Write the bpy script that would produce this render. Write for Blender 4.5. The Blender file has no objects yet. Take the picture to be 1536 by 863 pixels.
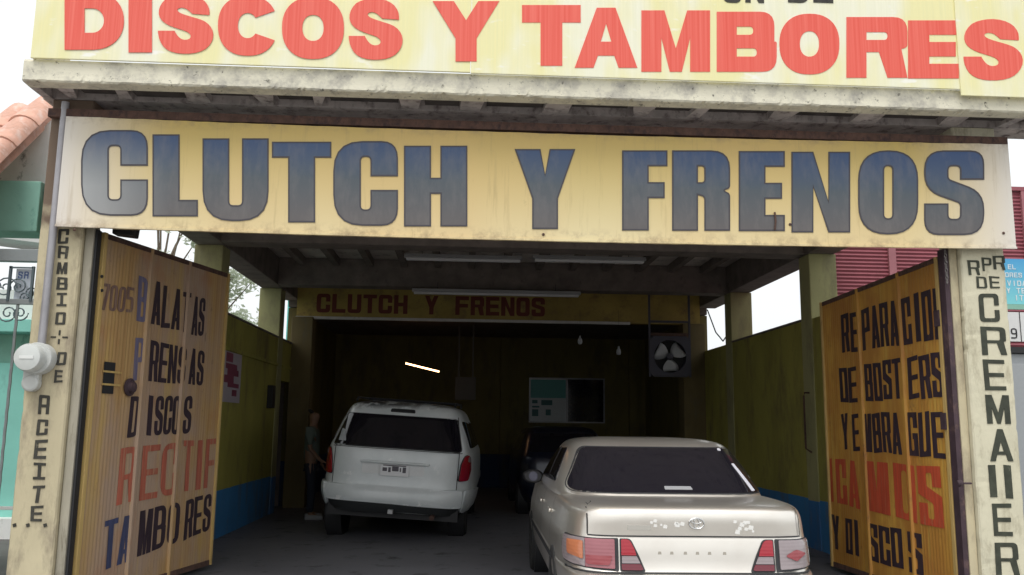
import bpy, bmesh, math, random
from mathutils import Vector, Matrix
from mathutils.geometry import tessellate_polygon
random.seed(7)
rad = math.radians
sc = bpy.context.scene
COL = sc.collection

# ------------------------------------------------------------------ camera
FPX, EYE = 1300.0, 1.5
def cam_axes(p, y, r):
    p, y, r = rad(p), rad(y), rad(r)
    F = Vector((math.sin(y)*math.cos(p), math.cos(y)*math.cos(p), math.sin(p)))
    R = Vector((math.cos(y), -math.sin(y), 0)); U = R.cross(F)
    return R*math.cos(r)+U*math.sin(r), -R*math.sin(r)+U*math.cos(r), F
CR, CU, CF = cam_axes(9.0, 3.0, 0.7)
CO = Vector((0, 0, EYE))
cd = bpy.data.cameras.new('camera'); cam = bpy.data.objects.new('camera', cd); COL.objects.link(cam)
cd.sensor_width = 36; cd.lens = FPX/1536*36; cd.clip_end = 2000
m = Matrix((CR, CU, -CF)).transposed().to_4x4(); m.translation = CO
cam.matrix_world = m; sc.camera = cam
def at(px, py, Y):
    "point of the vertical plane y = Y measured off the survey photograph"
    d = CF + CR*(px-768)/FPX - CU*(py-431.5)/FPX
    return CO + d*(Y/d.y)

# ------------------------------------------------------------------ world, sun, exposure
w = bpy.data.worlds.new('World'); sc.world = w; w.use_nodes = True
nt = w.node_tree; bg = nt.nodes['Background']
sky = nt.nodes.new('ShaderNodeTexSky'); sky.sky_type = 'NISHITA'; sky.sun_disc = False
SUN_EL, SUN_AZ = rad(62), rad(200)       # high, behind the camera, veiled by overcast
sky.sun_elevation = SUN_EL; sky.sun_rotation = SUN_AZ
sky.dust_density = 6; sky.air_density = 1.5; sky.ozone_density = 1
hs = nt.nodes.new('ShaderNodeHueSaturation'); hs.inputs['Saturation'].default_value = 0.12
hs.inputs['Value'].default_value = 1.0
nt.links.new(sky.outputs[0], hs.inputs['Color'])
mx = nt.nodes.new('ShaderNodeMix'); mx.data_type = 'RGBA'; mx.inputs['Factor'].default_value = 0.6
mx.inputs['B'].default_value = (10.6, 11.0, 11.2, 1)     # flat overcast veil, same units as the sky
nt.links.new(hs.outputs[0], mx.inputs['A']); nt.links.new(mx.outputs['Result'], bg.inputs['Color'])
bg.inputs['Strength'].default_value = 0.135
sl = bpy.data.lights.new('sun', 'SUN'); so = bpy.data.objects.new('sun', sl); COL.objects.link(so)
sl.energy = 1.3; sl.angle = rad(24); sl.color = (1, .97, .92)
sdir = Vector((math.sin(SUN_AZ)*math.cos(SUN_EL), math.cos(SUN_AZ)*math.cos(SUN_EL), math.sin(SUN_EL)))
so.rotation_euler = sdir.to_track_quat('Z', 'Y').to_euler(); so.location = (0, -5, 12)
sc.view_settings.view_transform = 'Standard'; sc.view_settings.look = 'None'
sc.view_settings.exposure = 0.0; sc.view_settings.gamma = 1.0
sc.render.engine = 'CYCLES'; sc.cycles.max_bounces = 8; sc.cycles.diffuse_bounces = 6

# ------------------------------------------------------------------ materials
def lin(c): return tuple(((v/255)/12.92 if v/255 <= .04045 else ((v/255+.055)/1.055)**2.4) for v in c)
class NT:
    def __init__(s, name):
        s.m = bpy.data.materials.new(name); s.m.use_nodes = True; s.t = s.m.node_tree
        s.b = s.t.nodes['Principled BSDF']
        s.tc = s.t.nodes.new('ShaderNodeTexCoord')
    def n(s, k, **kw):
        x = s.t.nodes.new(k)
        for a, v in kw.items(): setattr(x, a, v)
        return x
    def l(s, a, b): s.t.links.new(a, b)
    def mapping(s, sx, sy, sz):
        mp = s.n('ShaderNodeMapping'); mp.inputs['Scale'].default_value = (sx, sy, sz)
        s.l(s.tc.outputs['Object'], mp.inputs[0]); return mp.outputs[0]
    def noise(s, sc_=(1, 1, 1), scale=5, detail=5, rough=.6):
        x = s.n('ShaderNodeTexNoise'); x.inputs['Scale'].default_value = scale
        x.inputs['Detail'].default_value = detail; x.inputs['Roughness'].default_value = rough
        s.l(s.mapping(*sc_), x.inputs['Vector']); return x.outputs['Fac']
    def ramp(s, fac, lo, hi):
        x = s.n('ShaderNodeMapRange'); x.inputs['From Min'].default_value = lo; x.inputs['From Max'].default_value = hi
        s.l(fac, x.inputs['Value']); return x.outputs[0]
    def mix(s, fac, a, b):
        x = s.n('ShaderNodeMix', data_type='RGBA')
        if isinstance(fac, (int, float)): x.inputs['Factor'].default_value = fac
        else: s.l(fac, x.inputs['Factor'])
        for k, v in (('A', a), ('B', b)):
            if isinstance(v, tuple): x.inputs[k].default_value = (*v[:3], 1)
            else: s.l(v, x.inputs[k])
        return x.outputs['Result']
    def math(s, op, a, b=None):
        x = s.n('ShaderNodeMath', operation=op)
        for i, v in enumerate((a, b)):
            if v is None: continue
            if isinstance(v, (int, float)): x.inputs[i].default_value = v
            else: s.l(v, x.inputs[i])
        return x.outputs[0]
    def color(s, c):
        if isinstance(c, tuple): s.b.inputs['Base Color'].default_value = (*c[:3], 1)
        else: s.l(c, s.b.inputs['Base Color'])
    def bump(s, h, strength=.3, dist=.01):
        x = s.n('ShaderNodeBump'); x.inputs['Strength'].default_value = strength; x.inputs['Distance'].default_value = dist
        s.l(h, x.inputs['Height']); s.l(x.outputs[0], s.b.inputs['Normal'])
    def xyz(s):
        x = s.n('ShaderNodeSeparateXYZ'); s.l(s.tc.outputs['Object'], x.inputs[0]); return x.outputs
def paint(name, c, var=.18, scale=4, rough=.7, dirt=None, dlo=.58, dhi=.72, streak=(1, 1, 1), bump=.25, metal=0, fine=40):
    t = NT(name); n1 = t.noise(streak, scale)
    a = tuple(v*(1-var) for v in c); b = tuple(min(1, v*(1+var)) for v in c)
    col = t.mix(t.ramp(n1, .3, .7), a, b)
    if dirt:
        n2 = t.noise((streak[0]*1.3+.1, streak[1]*1.3+.1, streak[2]*.9), scale*.9+1.7, 8, .7)
        col = t.mix(t.ramp(n2, dlo, dhi), col, dirt)
    t.color(col); t.b.inputs['Roughness'].default_value = rough; t.b.inputs['Metallic'].default_value = metal
    if bump: t.bump(t.noise(streak, fine, 4), bump, .006)
    return t.m
def flat(name, c, rough=.5, metal=0, coat=0, emit=None):
    t = NT(name)
    t.color(t.mix(t.noise(scale=30), tuple(v*.93 for v in c), tuple(min(1, v*1.07) for v in c)))
    t.b.inputs['Roughness'].default_value = rough; t.b.inputs['Metallic'].default_value = metal
    t.b.inputs['Coat Weight'].default_value = coat
    if emit: t.b.inputs['Emission Color'].default_value = (*c, 1); t.b.inputs['Emission Strength'].default_value = emit
    return t.m

CREAM = (.62, .56, .40)
m_conc_cream = paint('stained cream concrete', (.76, .72, .58), .08, 1.6, .9, (.38, .36, .32), .46, .70, (1, 1, 1.6), .4)
_t = m_conc_cream.node_tree; _b = _t.nodes['Principled BSDF']; _src = _b.inputs['Base Color'].links[0].from_socket
_n = _t.nodes.new('ShaderNodeTexNoise'); _n.inputs['Scale'].default_value = 16; _n.inputs['Detail'].default_value = 9; _n.inputs['Roughness'].default_value = .75
_r = _t.nodes.new('ShaderNodeMapRange'); _r.inputs['From Min'].default_value = .585; _r.inputs['From Max'].default_value = .66
_m = _t.nodes.new('ShaderNodeMix'); _m.data_type = 'RGBA'; _m.inputs['B'].default_value = (.10, .095, .08, 1)
_c = [n for n in _t.nodes if n.type == 'TEX_COORD'][0]
_t.links.new(_c.outputs['Object'], _n.inputs['Vector']); _t.links.new(_n.outputs['Fac'], _r.inputs['Value']); _t.links.new(_r.outputs[0], _m.inputs['Factor']); _t.links.new(_src, _m.inputs['A']); _t.links.new(_m.outputs['Result'], _b.inputs['Base Color'])
m_soffit = paint('dark raw concrete soffit', (.48, .43, .42), .25, 5, .95, (.09, .06, .06), .5, .7, bump=.6)
m_cell = paint('blackened hollow block', (.06, .05, .048), .4, 7, 1, (.20, .18, .15), .66, .78)
m_rust = paint('rusty steel', (.11, .060, .045), .3, 14, .85, (.05, .03, .03), .5, .65)
m_pillar_l = paint('weathered cream pillar paint', (.55, .48, .32), .12, 2.5, .85, (.30, .25, .18), .48, .68, (1, 1, .5), .35)
def add_stain(mat, z0, z1, c):
    t_ = mat.node_tree; b_ = t_.nodes['Principled BSDF']; src = b_.inputs['Base Color'].links[0].from_socket
    tc = [n for n in t_.nodes if n.type == 'TEX_COORD'][0]; sp = t_.nodes.new('ShaderNodeSeparateXYZ'); t_.links.new(tc.outputs['Object'], sp.inputs[0])
    nz = t_.nodes.new('ShaderNodeTexNoise'); nz.inputs['Scale'].default_value = 7; nz.inputs['Detail'].default_value = 8; t_.links.new(tc.outputs['Object'], nz.inputs['Vector'])
    ad = t_.nodes.new('ShaderNodeMath'); ad.operation = 'ADD'; t_.links.new(sp.outputs[2], ad.inputs[0]); t_.links.new(nz.outputs['Fac'], ad.inputs[1])
    mr = t_.nodes.new('ShaderNodeMapRange'); mr.inputs['From Min'].default_value = z0+.5; mr.inputs['From Max'].default_value = z1+.5; t_.links.new(ad.outputs[0], mr.inputs['Value'])
    mx_ = t_.nodes.new('ShaderNodeMix'); mx_.data_type = 'RGBA'; mx_.inputs['B'].default_value = (*c, 1); t_.links.new(mr.outputs[0], mx_.inputs['Factor']); t_.links.new(src, mx_.inputs['A']); t_.links.new(mx_.outputs['Result'], b_.inputs['Base Color'])
add_stain(m_pillar_l, 3.0, 3.25, (.17, .12, .085))
m_pillar_r = paint('pale rough cream plaster', (.64, .60, .45), .08, 3, .9, (.36, .32, .22), .52, .70, (1, 1, .6), .9, fine=22)
m_jamb = paint('greyish door jamb paint', (.36, .33, .26), .2, 4, .8, (.14, .12, .08), .55, .68, (2, 2, .4))
m_jamb_dark = paint('dark purple brown steel', (.06, .035, .045), .3, 6, .7, (.15, .09, .08), .55, .7)
m_black = flat('matte black', (.02, .02, .022), .6)
m_ceiling = paint('grey concrete ceiling', (.66, .60, .56), .2, 2, .9, (.15, .13, .12), .55, .7)
m_beam = paint('sooty concrete beam', (.19, .16, .145), .25, 4, .9, (.09, .075, .07))
m_col = paint('olive yellow column paint', (.17, .13, .055), .2, 2.2, .8, (.15, .13, .08), .55, .72, (1, 1, .5))
m_header = paint('ochre header paint', (.42, .31, .085), .2, 1.4, .8, (.25, .17, .07), .52, .7, (1, 1, 1.5))
m_white_old = paint('aged white enamel', (.62, .60, .58), .1, 6, .5, (.35, .33, .3))
m_red_paint = flat('dull red lettering paint', (.16, .028, .018), .6)
m_floor = paint('oil stained concrete floor', (.17, .17, .19), .15, .5, .65, (.04, .04, .045), .56, .68, bump=.15)
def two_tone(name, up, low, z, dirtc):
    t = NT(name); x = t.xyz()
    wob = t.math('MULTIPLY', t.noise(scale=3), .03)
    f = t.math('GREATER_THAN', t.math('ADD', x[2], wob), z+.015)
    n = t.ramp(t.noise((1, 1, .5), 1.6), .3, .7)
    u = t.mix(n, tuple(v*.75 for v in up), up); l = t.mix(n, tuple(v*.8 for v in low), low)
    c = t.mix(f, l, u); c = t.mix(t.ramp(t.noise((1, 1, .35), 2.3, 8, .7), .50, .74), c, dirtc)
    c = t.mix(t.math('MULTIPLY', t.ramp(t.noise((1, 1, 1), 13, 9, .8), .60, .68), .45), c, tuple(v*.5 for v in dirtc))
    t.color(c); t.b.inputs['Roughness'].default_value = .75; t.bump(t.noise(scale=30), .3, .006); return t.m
m_wall = two_tone('olive over blue wall paint', (.42, .385, .085), (.055, .25, .55), .62, (.14, .115, .06))
m_wall_raw = two_tone('two tone column paint', (.44, .42, .20), (.05, .20, .48), .60, (.18, .16, .10))

# ------------------------------------------------------------------ mesh helpers
class MB:
    def __init__(s): s.v = []; s.f = []
    def add(s, vs, fs):
        k = len(s.v); s.v += [Vector(v) for v in vs]; s.f += [tuple(i+k for i in f) for f in fs]; return s
    def box(s, x0, x1, y0, y1, z0, z1):
        return s.add([(x, y, z) for x in (x0, x1) for y in (y0, y1) for z in (z0, z1)],
                     [(0, 1, 3, 2), (4, 6, 7, 5), (0, 4, 5, 1), (2, 3, 7, 6), (0, 2, 6, 4), (1, 5, 7, 3)])
    def obox(s, c, ax, ay, az):
        c, ax, ay, az = map(Vector, (c, ax, ay, az))
        return s.add([c+ax*i+ay*j+az*k for i in (-1, 1) for j in (-1, 1) for k in (-1, 1)],
                     [(0, 1, 3, 2), (4, 6, 7, 5), (0, 4, 5, 1), (2, 3, 7, 6), (0, 2, 6, 4), (1, 5, 7, 3)])
    def prism(s, pts, d):
        "polygon pts (3D) extruded by vector d"
        pts = [Vector(p) for p in pts]; n = len(pts); d = Vector(d)
        s.add(pts+[p+d for p in pts], [tuple(range(n)), tuple(range(2*n-1, n-1, -1))]+[(i, (i+1) % n, n+(i+1) % n, n+i) for i in range(n)])
        return s
    def tube(s, path, r, n=8, caps=True):
        path = [Vector(p) for p in path]; rs = r if isinstance(r, (list, tuple)) else [r]*len(path)
        rings = []; up = Vector((0, 0, 1))
        for i, p in enumerate(path):
            t = (path[min(i+1, len(path)-1)]-path[max(i-1, 0)]).normalized()
            a = t.cross(up) if abs(t.dot(up)) < .95 else t.cross(Vector((1, 0, 0)))
            a.normalize(); b = t.cross(a)
            rings.append([p+(a*math.cos(2*math.pi*j/n)+b*math.sin(2*math.pi*j/n))*rs[i] for j in range(n)])
        vs = [v for q in rings for v in q]; fs = []
        for i in range(len(path)-1):
            for j in range(n): fs.append((i*n+j, i*n+(j+1) % n, (i+1)*n+(j+1) % n, (i+1)*n+j))
        if caps: fs += [tuple(range(n))[::-1], tuple((len(path)-1)*n+j for j in range(n))]
        return s.add(vs, fs)
    def lathe(s, c, axis, prof, n=24):
        "prof: (radius, along axis)"
        axis = Vector(axis).normalized(); c = Vector(c)
        a = axis.cross(Vector((0, 0, 1))) if abs(axis.z) < .9 else axis.cross(Vector((1, 0, 0)))
        a.normalize(); b = axis.cross(a); k = len(prof)
        vs = [c+axis*h+(a*math.cos(2*math.pi*j/n)+b*math.sin(2*math.pi*j/n))*r for r, h in prof for j in range(n)]
        fs = [(i*n+j, i*n+(j+1) % n, (i+1)*n+(j+1) % n, (i+1)*n+j) for i in range(k-1) for j in range(n)]
        if prof[0][0] > 1e-4: fs.append(tuple(range(n))[::-1])
        if prof[-1][0] > 1e-4: fs.append(tuple((k-1)*n+j for j in range(n)))
        return s.add(vs, fs)
    def grid(s, P, smooth=True):
        nu, nv = len(P), len(P[0])
        return s.add([p for r in P for p in r], [(i*nv+j, i*nv+j+1, (i+1)*nv+j+1, (i+1)*nv+j) for i in range(nu-1) for j in range(nv-1)])
def build(name, mb, mat, parent=None, local=False, smooth=False, bevel=0, label=None, kind=None):
    me = bpy.data.meshes.new(name)
    off = Vector((0, 0, 0))
    if parent is not None and not local:
        p = parent
        while p is not None: off += p.location; p = p.parent
    me.from_pydata([tuple(v-off) for v in mb.v], [], mb.f)
    bm = bmesh.new(); bm.from_mesh(me); bmesh.ops.recalc_face_normals(bm, faces=bm.faces); bm.to_mesh(me); bm.free()
    o = bpy.data.objects.new(name, me); COL.objects.link(o)
    for mm in (mat if isinstance(mat, (list, tuple)) else [mat]): me.materials.append(mm)
    if parent is not None: o.parent = parent
    if smooth:
        me.polygons.foreach_set('use_smooth', [True]*len(me.polygons))
        me.set_sharp_from_angle(angle=rad(40))
    if bevel:
        b = o.modifiers.new('bevel', 'BEVEL'); b.width = bevel; b.segments = 2; b.limit_method = 'ANGLE'
    if label: o['label'] = label
    if kind: o['kind'] = kind
    return o
def thing(name, label, cat, loc=(0, 0, 0), group=None, rz=0):
    o = bpy.data.objects.new(name, None); COL.objects.link(o); o.empty_display_size = .2
    o.location = loc; o.rotation_euler.z = rz; o['label'] = label; o['category'] = cat
    if group: o['group'] = group
    return o
def tag(o, label, cat, group=None):
    o['label'] = label; o['category'] = cat
    if group: o['group'] = group
    return o
def copy_tree(o, parent=None):
    c = o.copy(); COL.objects.link(c); c.parent = parent
    for ch in [x for x in bpy.data.objects if x.parent == o]: copy_tree(ch, c)
    return c

# ------------------------------------------------------------------ lettering (glyph outlines drawn in code)
def rounded(pts, seg=5):
    "polygon whose corners may carry a radius; returns 2D loop"
    out = []; n = len(pts)
    for i, p in enumerate(pts):
        r = p[2] if len(p) > 2 else 0
        a = Vector(pts[i-1][:2]); b = Vector(p[:2]); c = Vector(pts[(i+1) % n][:2])
        if r <= 0: out.append(b); continue
        u = (a-b); v = (c-b); lu, lv = u.length, v.length; u.normalize(); v.normalize()
        ang = u.angle(v); d = min(r/math.tan(ang/2), lu*.49, lv*.49)
        p0 = b+u*d; p1 = b+v*d
        for k in range(seg+1):
            t = k/seg; out.append(p0*(1-t)**2+b*2*t*(1-t)+p1*t*t)
    return out
def glyph(ch, W, t, h, R=.2, r=.03):
    "outline loops in a W x 1 cell, stems t wide, bars h high"
    q = rounded
    if ch == 'C': return [q([(W, .42), (W, 0, R), (0, 0, R), (0, 1, R), (W, 1, R), (W, .58), (W-t, .58), (W-t, 1-h, r), (t, 1-h, r), (t, h, r), (W-t, h, r), (W-t, .42)])]
    if ch == 'G': return [q([(W, .52), (W, 0, R), (0, 0, R), (0, 1, R), (W, 1, R), (W, .64), (W-t, .64), (W-t, 1-h, r), (t, 1-h, r), (t, h, r), (W-t, h, r), (W-t, .38), (W*.52, .38), (W*.52, .52)])]
    if ch == 'L': return [[Vector(p) for p in ((0, 0), (0, 1), (t, 1), (t, h), (W, h), (W, 0))]]
    if ch == 'I': return [[Vector(p) for p in ((W/2-t/2, 0), (W/2-t/2, 1), (W/2+t/2, 1), (W/2+t/2, 0))]]
    if ch == 'i': return [[Vector(p) for p in ((0, 0), (0, h), (W/2-t/2, h), (W/2-t/2, 1-h), (0, 1-h), (0, 1), (W, 1), (W, 1-h), (W/2+t/2, 1-h), (W/2+t/2, h), (W, h), (W, 0))]]
    if ch == 'U': return [q([(0, 1), (t, 1), (t, h, r), (W-t, h, r), (W-t, 1), (W, 1), (W, 0, R), (0, 0, R)])]
    if ch == 'V': return [[Vector(p) for p in ((0, 1), (t, 1), (W/2, .3), (W-t, 1), (W, 1), (W/2+t/2, 0), (W/2-t/2, 0))]]
    if ch == 'T': return [[Vector(p) for p in ((0, 1), (W, 1), (W, 1-h), (W/2+t/2, 1-h), (W/2+t/2, 0), (W/2-t/2, 0), (W/2-t/2, 1-h), (0, 1-h))]]
    if ch == 'H': return [[Vector(p) for p in ((0, 0), (0, 1), (t, 1), (t, .5+h/2), (W-t, .5+h/2), (W-t, 1), (W, 1), (W, 0), (W-t, 0), (W-t, .5-h/2), (t, .5-h/2), (t, 0))]]
    if ch == 'Y': return [[Vector(p) for p in ((0, 1), (t, 1), (W/2, .68), (W-t, 1), (W, 1), (W/2+t/2, .38), (W/2+t/2, 0), (W/2-t/2, 0), (W/2-t/2, .38))]]
    if ch == 'F': return [[Vector(p) for p in ((0, 0), (0, 1), (W, 1), (W, 1-h), (t, 1-h), (t, .5+h/2), (W*.94, .5+h/2), (W*.94, .5-h/2), (t, .5-h/2), (t, 0))]]
    if ch == 'E': return [[Vector(p) for p in ((0, 0), (0, 1), (W, 1), (W, 1-h), (t, 1-h), (t, .5+h/2), (W*.94, .5+h/2), (W*.94, .5-h/2), (t, .5-h/2), (t, h), (W, h), (W, 0))]]
    if ch == 'P': return [q([(0, 0), (0, 1), (W, 1, R), (W, .42, R), (t, .42), (t, 0)]), q([(t, 1-h), (W-t, 1-h, r), (W-t, .42+h, r), (t, .42+h)])]
    if ch == 'R': return [q([(0, 0), (0, 1), (W, 1, R), (W, .5, R*.6), (W*.9, .47), (W, .0), (W-t, 0), (W*.86-t, .42), (t, .42), (t, 0)]), q([(t, 1-h), (W-t, 1-h, r), (W-t, .42+h*.8, r), (t, .42+h*.8)])]
    if ch == 'r': return [q([(0, 0), (0, 1), (W, 1, R), (W, .52, R*.5), (W*.88, .5, .02), (W, .46, .06), (W, 0), (W-t, 0), (W-t, .42, .06), (t, .44), (t, 0)]), q([(t, 1-h), (W-t, 1-h, r), (W-t, .60, r), (t, .60)])]
    if ch == 'B': return [q([(0, 0), (0, 1), (W*.96, 1, R*.8), (W*.96, .5, R*.6), (W*.94, .5), (W, .5, R*.5), (W, 0, R*.8)]), q([(t, 1-h), (W*.94-t, 1-h, r), (W*.94-t, .5+h*.45, r), (t, .5+h*.45)]), q([(t, .5-h*.45), (W-t, .5-h*.45, r), (W-t, h, r), (t, h)])]
    if ch == 'D': return [q([(0, 0), (0, 1), (W, 1, R*1.2), (W, 0, R*1.2)]), q([(t, 1-h), (W-t, 1-h, r*1.6), (W-t, h, r*1.6), (t, h)])]
    if ch in 'O0': return [q([(0, 0, R), (0, 1, R), (W, 1, R), (W, 0, R)], 7), q([(t, h, r*1.5), (t, 1-h, r*1.5), (W-t, 1-h, r*1.5), (W-t, h, r*1.5)])]
    if ch == 'S': return [q([(W-t, .65), (W, .65), (W, 1, R), (0, 1, R), (0, .52, R*.8), (W-t, .37, r), (W-t, h, r), (t, h, r), (t, .37), (0, .37), (0, 0, R), (W, 0, R), (W, .50, R*.8), (t, .66, r), (t, 1-h, r), (W-t, 1-h, r)])]
    if ch == 'N': return [[Vector(p) for p in ((0, 0), (0, 1), (t, 1), (W-t, .5-.12), (W-t, 1), (W, 1), (W, 0), (W-t, 0), (t, .5+.06), (t, 0))]]
    if ch == 'M': return [[Vector(p) for p in ((0, 0), (0, 1), (t*1.15, 1), (W/2, .38), (W-t*1.15, 1), (W, 1), (W, 0), (W-t, 0), (W-t, .55), (W/2+t*.3, 0), (W/2-t*.3, 0), (t, .55), (t, 0))]]
    if ch == 'A':
        a = W/2-t*.5; b = W/2+t*.5; return [[Vector(p) for p in ((0, 0), (a, 1), (b, 1), (W, 0), (W-t, 0), (W-t-.2*(W/2-t*.5), .2), (t+.2*(W/2-t*.5), .2), (t, 0))],
                                            [Vector(p) for p in ((W/2-(W/2-t)*.42, .2+h*.8), (W/2, .2+h*.8+.30), (W/2+(W/2-t)*.42, .2+h*.8))]]
    if ch == 'a': return [q([(0, 0), (0, 1, R), (W, 1, R), (W, 0), (W-t, 0), (W-t, .35), (t, .35), (t, 0)]), q([(t, .35+h), (t, 1-h), (W-t, 1-h), (W-t, .35+h)])]
    if ch == '5': return [q([(W, 1), (0, 1), (0, .5), (W-t, .5), (W-t, h), (0, h), (0, 0), (W, 0, R), (W, .62, R), (t, .62), (t, 1-h), (W, 1-h)])]
    if ch == '7': return [q([(0, 1), (W, 1), (W, 1-h), (W*.55, 0), (W*.55-t, 0), (W-t, 1-h), (0, 1-h)])]
    if ch == '9': return [q([(W, 0, R), (0, 0, R*.5), (0, h), (W-t, h, r), (W-t, .4), (0, .4, R), (0, 1, R), (W, 1, R)]), q([(t, .4+h, r), (t, 1-h, r), (W-t, 1-h, r), (W-t, .4+h, r)])]
    if ch == '1': return [[Vector(p) for p in ((W/2-t/2, 0), (W/2-t/2, .8), (0, .75), (W/2, 1), (W/2+t/2, 1), (W/2+t/2, 0))]]
    if ch == '+': return None
    raise KeyError(ch)
def ribbon(pts, tv, th):
    "closed loop around a smooth centre line; thickness tv across vertical, th across horizontal runs"
    P = [Vector(p) for p in pts]; a_, b_ = [], []
    for i, p in enumerate(P):
        d = (P[min(i+1, len(P)-1)]-P[max(i-1, 0)]).normalized(); n = Vector((-d.y, d.x)); k = tv*abs(n.x)+th*abs(n.y)
        a_.append(p+n*k/2); b_.append(p-n*k/2)
    return a_+b_[::-1]
def ell(cx_, cy_, rx, ry, a0, a1, n=22, e=2.0):
    o = []
    for k in range(n+1):
        a = rad(a0+(a1-a0)*k/n); c, s_ = math.cos(a), math.sin(a)
        o.append(Vector((cx_+math.copysign(abs(c)**(2/e), c)*rx, cy_+math.copysign(abs(s_)**(2/e), s_)*ry)))
    return o
def glyph_round(ch, W, t, h):
    if ch == 'O': return [ell(W/2, .5, W/2, .5, 0, 360, 44, 2.3)[:-1], ell(W/2, .5, W/2-t*1.02, .5-h, 0, 360, 30, 2.2)[:-1]]
    if ch == 'C':
        return [ell(W/2, .5, W/2, .5, 26, 334, 44, 2.3)+ell(W/2, .5, W/2-t, .5-h, 322, 38, 30, 2.1)]
    if ch == 'D': return [[Vector((0, 0)), Vector((0, 1)), Vector((W*.45, 1))]+ell(W*.45, .5, W*.55, .5, 86, -86, 24, 2.2)+[Vector((W*.45, 0))], [Vector((t, h)), Vector((t, 1-h))]+ell(W*.47, .5, W*.53-t, .5-h, 88, -88, 16, 2.0)]
    if ch == 'S':
        k = [(.93,.65),(.925,.76),(.85,.88),(.70,.965),(.50,1),(.30,.98),(.14,.92),(.04,.80),(.015,.67),(.07,.56),(.20,.475),(.38,.415),(.52,.37),(.59,.31),(.57,.25),(.48,.232),(.40,.26),(.34,.32),(.30,.385),
             (0,.385),(.02,.26),(.10,.12),(.24,.035),(.45,0),(.68,.015),(.86,.08),(.97,.20),(1,.33),(.955,.45),(.84,.545),(.68,.60),(.50,.65),(.385,.695),(.35,.745),(.42,.775),(.52,.75),(.62,.67)]
        hard = {0, 18, 19, 36}; o = []; n = len(k)
        for i in range(n):
            p0, p1, p2, p3 = k[i-1], k[i], k[(i+1) % n], k[(i+2) % n]
            if i in hard: p0 = p1
            if (i+1) % n in hard: p3 = p2
            for t_ in ((0,) if i in (18, 36) else (0, .5)):
                o.append(Vector([W**(1-a)*.5*(2*p1[a]+(p2[a]-p0[a])*t_+(2*p0[a]-5*p1[a]+4*p2[a]-p3[a])*t_**2+(3*p1[a]-p0[a]-3*p2[a]+p3[a])*t_**3) for a in (0, 1)]))
        return [o]
    return None
def letter(mb, ch, f, nrm, depth, W=.6, t=.18, h=.18, R=.2, r=.03, edge=None, ew=.02, rnd=False):
    "f maps unit cell (u,v in 0..1) to 3D; nrm is the outward normal"
    loops = (rnd and glyph_round(ch, W, t, h)) or glyph(ch, W, t, h, R, r); nrm = Vector(nrm)
    if ch == 'B' : loops[0] = [p for p in loops[0]]
    flatl = [p for L in loops for p in L]
    tris = tessellate_polygon([[Vector((p.x, p.y, 0)) for p in L] for L in loops])
    P = [f(p.x/W, p.y)+nrm*depth for p in flatl]; Q = [f(p.x/W, p.y) for p in flatl]; n = len(P)
    fs = [tuple(tr) for tr in tris]; k = 0
    for L in loops:
        m_ = len(L)
        for i in range(m_): fs.append((k+i, k+(i+1) % m_, n+k+(i+1) % m_, n+k+i))
        k += m_
    mb.add(P+Q, fs)
    if edge is not None:
        for L in loops:
            area = sum(L[i].x*L[(i+1) % len(L)].y-L[(i+1) % len(L)].x*L[i].y for i in range(len(L)))
            sgn = (1 if area > 0 else -1)*(1 if L is loops[0] else -1)
            ins = []
            for i, p in enumerate(L):
                a = (p-L[i-1]); b = (L[(i+1) % len(L)]-p)
                if a.length < 1e-6: a = b
                if b.length < 1e-6: b = a
                a = a.normalized(); b = b.normalized(); nn = Vector((-a.y-b.y, a.x+b.x))
                if nn.length < 1e-6: nn = Vector((-a.y, a.x))
                nn.normalize(); c = max(.5, nn.dot(Vector((-a.y, a.x))))
                ins.append(p+nn*sgn*ew/c)
            m_ = len(L); V = [f(p.x/W, p.y)+nrm*(depth+.0015) for p in L]+[f(p.x/W, p.y)+nrm*(depth+.0015) for p in ins]
            edge.add(V, [(i, (i+1) % m_, m_+(i+1) % m_, m_+i) for i in range(m_)])
def quadmap(bl, br, tl, tr):
    bl, br, tl, tr = map(Vector, (bl, br, tl, tr))
    return lambda u, v: (bl*(1-u)+br*u)*(1-v)+(tl*(1-u)+tr*u)*v
def boxmap(x0, x1, z0, z1, y): return quadmap((x0, y, z0), (x1, y, z0), (x0, y, z1), (x1, y, z1))

# ================================================================== SETTING
g = MB(); g.add([(-150, -60, 0), (150, -60, 0), (150, 200, 0), (-150, 200, 0)], [(0, 1, 2, 3)])
m_asph = paint('grey worn asphalt', (.13, .125, .12), .2, .8, .95, (.07, .07, .07), bump=.4)
build('ground', g, m_asph, kind='structure')
g = MB().box(-30, 30, 1.2, 6.3, -.3, .004); build('pavement', g, paint('pale pavement concrete', (.30, .29, .27), .15, 1, .9, (.15, .14, .13)), kind='structure')
g = MB().box(-3.6, 4.9, 6.302, 21.6, -.3, .010); build('floor', g, m_floor, kind='structure')

# ================================================================== GARAGE BUILDING
XL, XR, FY, HY, BY = -3.15, 4.42, 7.0, 16.0, 21.2
CEIL, BEAM, WTOP, HDR = 4.20, 3.74, 2.89, 3.40
B = thing('garage_building', 'open fronted concrete workshop with olive and blue walls and cream street pillars', 'building', (.6, 7.0, 0))
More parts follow.
